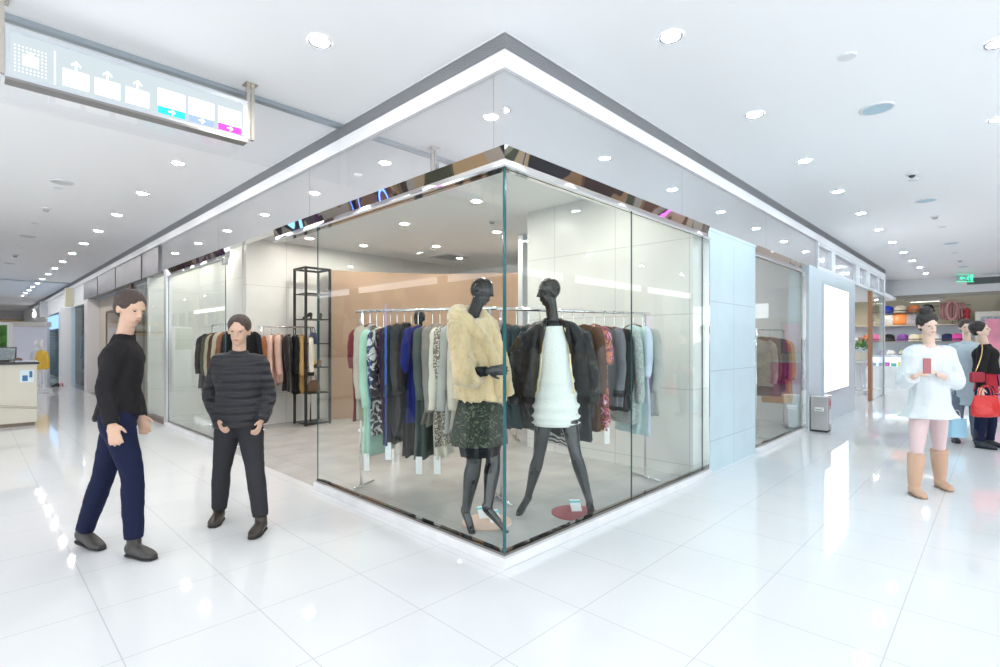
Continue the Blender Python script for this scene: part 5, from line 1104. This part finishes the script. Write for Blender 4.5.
# capitals / blade signs and shop details on the far left facade
for v, l, c, z0, z1 in ((19.3, 'cream square blade sign projecting above the far left shops', (.72, .67, .50), 2.62, 3.20), (27.5, 'pale grey square blade sign farther along the left shops', (.62, .64, .66), 2.55, 3.22)):
    t = thing('blade_sign', l, 'sign', (-.02, v, z0)); obj('box_body', boxes((-.24, -.02, -.10, .10, 0, z1 - z0)), mat('blade_%d' % int(v), c, .5), t, bevel=.006); obj('bracket', boxes((-.02, .02, -.04, .04, .1, .5)), m_chrome, t)
p = atx(34.6, 314.5, -.02); t = thing('logo_sign', 'small glowing white rounded shop emblem on the white bulkhead far left', 'sign', (-.02, p.y, p.z)); fy = lambda a, b, c: Vector((c, a, b)); bm = BM()
k = 1.5; out = [(-.42 * k * math.cos(a) * (1 + .0 * a), .16 * math.sin(a) + .02 * math.sin(3 * a)) for a in [i * PI / 12 for i in range(24)]]; prism(bm, out, -.05, -.01, fy); obj('emblem', bm, emis('logo_white', (1, 1, 1), 2), t)
bm = BM(); prism(bm, [(.05, .19), (.25, .22), (.3, .29), (.1, .27)], -.05, -.01, fy); obj('emblem_leaf', bm, emis('logo_white', 0, 0), t)
t = thing('window_blind', 'grey-green horizontal blinds inside the far left shopfront', 'blinds', (-.05, 23.6, 0)); bm = BM()
for i in range(30): box(bm, -.03, .03, -2.7, 2.7, .15 + i * .06, .175 + i * .06)
obj('slats', bm, mat('blind_slat', (.12, .20, .24), .4), t); obj('lit_header', boxes((-.05, .05, -2.7, 2.7, 2.0, 2.5)), emis('header_lit', (.35, .62, .95), 1.0), t)
for i, (v, c, l) in enumerate(((17.8, 'black', 'black'), (18.5, 'grey', 'grey'), (19.1, 'teal', 'teal'))):
    garment('coat', c, 1.1, (.30, v, 1.75), .8, l + ' coat hanging behind the pale glass beyond the grey cladding', 'coats behind the far glass')
for i, (y, c) in enumerate(((20.05, 'pink'), (19.85, 'black'))): small_shoe((-.32 - .12 * i, y, 0), 1.1, c, c + ' sandal on the floor at the foot of the white far left column', 'sandals by the column')
# ---------------------------------------------------------------- lit shop signs opposite (reflected in the glass)
def strip_light(x, y, z0, z1, w, c, s, label, ax='Y'):
    t = thing('neon_tube', label, 'neon light', (x, y, z0)); b = (-.0, .04, -w / 2, w / 2, 0, z1 - z0) if ax == 'Y' else (-w / 2, w / 2, 0, .04, 0, z1 - z0)
    obj('tube', boxes(b), emis('neon_%s' % label[:10], c, s), t); b2 = (-.04, -.0, -w / 2 - .02, w / 2 + .02, -.02, z1 - z0 + .02) if ax == 'Y' else (-w / 2 - .02, w / 2 + .02, -.04, 0, -.02, z1 - z0 + .02); obj('housing', boxes(b2), mb, t)
strip_light(OX + .09, 12.6, .02, 2.75, .06, (.10, .22, 1), 4, 'tall blue neon tube on the opposite shopfront seen as a reflection')
strip_light(OX + .09, 13.6, .02, 2.5, .03, (.10, .22, 1), 2.5, 'slim blue neon tube beside the tall one on the opposite shopfront')
strip_light(OX + .09, 18.2, .02, 2.5, .9, (.25, .55, .95), 1.5, 'pale blue lit display panel on the opposite shopfront')
strip_light(14.5, OY + .09, .02, 2.4, .25, (.65, .15, .85), 1.5, 'violet neon tube on the opposite side of the right corridor', 'X')
# ---------------------------------------------------------------- world, camera
sc_ = bpy.context.scene; w = bpy.data.worlds.new('world'); sc_.world = w; w.use_nodes = True
w.node_tree.nodes['Background'].inputs[0].default_value = (.93, .965, 1, 1); w.node_tree.nodes['Background'].inputs[1].default_value = WORLD
cd = bpy.data.cameras.new('camera'); cam = bpy.data.objects.new('camera', cd); COL.objects.link(cam); sc_.camera = cam
cd.sensor_width = 36; cd.sensor_fit = 'HORIZONTAL'; cd.lens = 36 * F / 1000; cd.shift_y = (HZ - 333.5) / 1000; cd.clip_start = .05; cd.clip_end = 200
cam.location = CAM; cam.rotation_euler = (PI / 2, 0, YAW)
sc_.view_settings.view_transform = 'Standard'; sc_.view_settings.look = 'None'; sc_.view_settings.gamma = 1; sc_.view_settings.use_curve_mapping = False
sc_.view_settings.exposure = EXPO
sc_.cycles.max_bounces = 10; sc_.cycles.transparent_max_bounces = 24; sc_.cycles.diffuse_bounces = 5; sc_.cycles.caustics_reflective = False; sc_.cycles.caustics_refractive = False; sc_.cycles.sample_clamp_indirect = 6
sc_.cycles.use_denoising = True
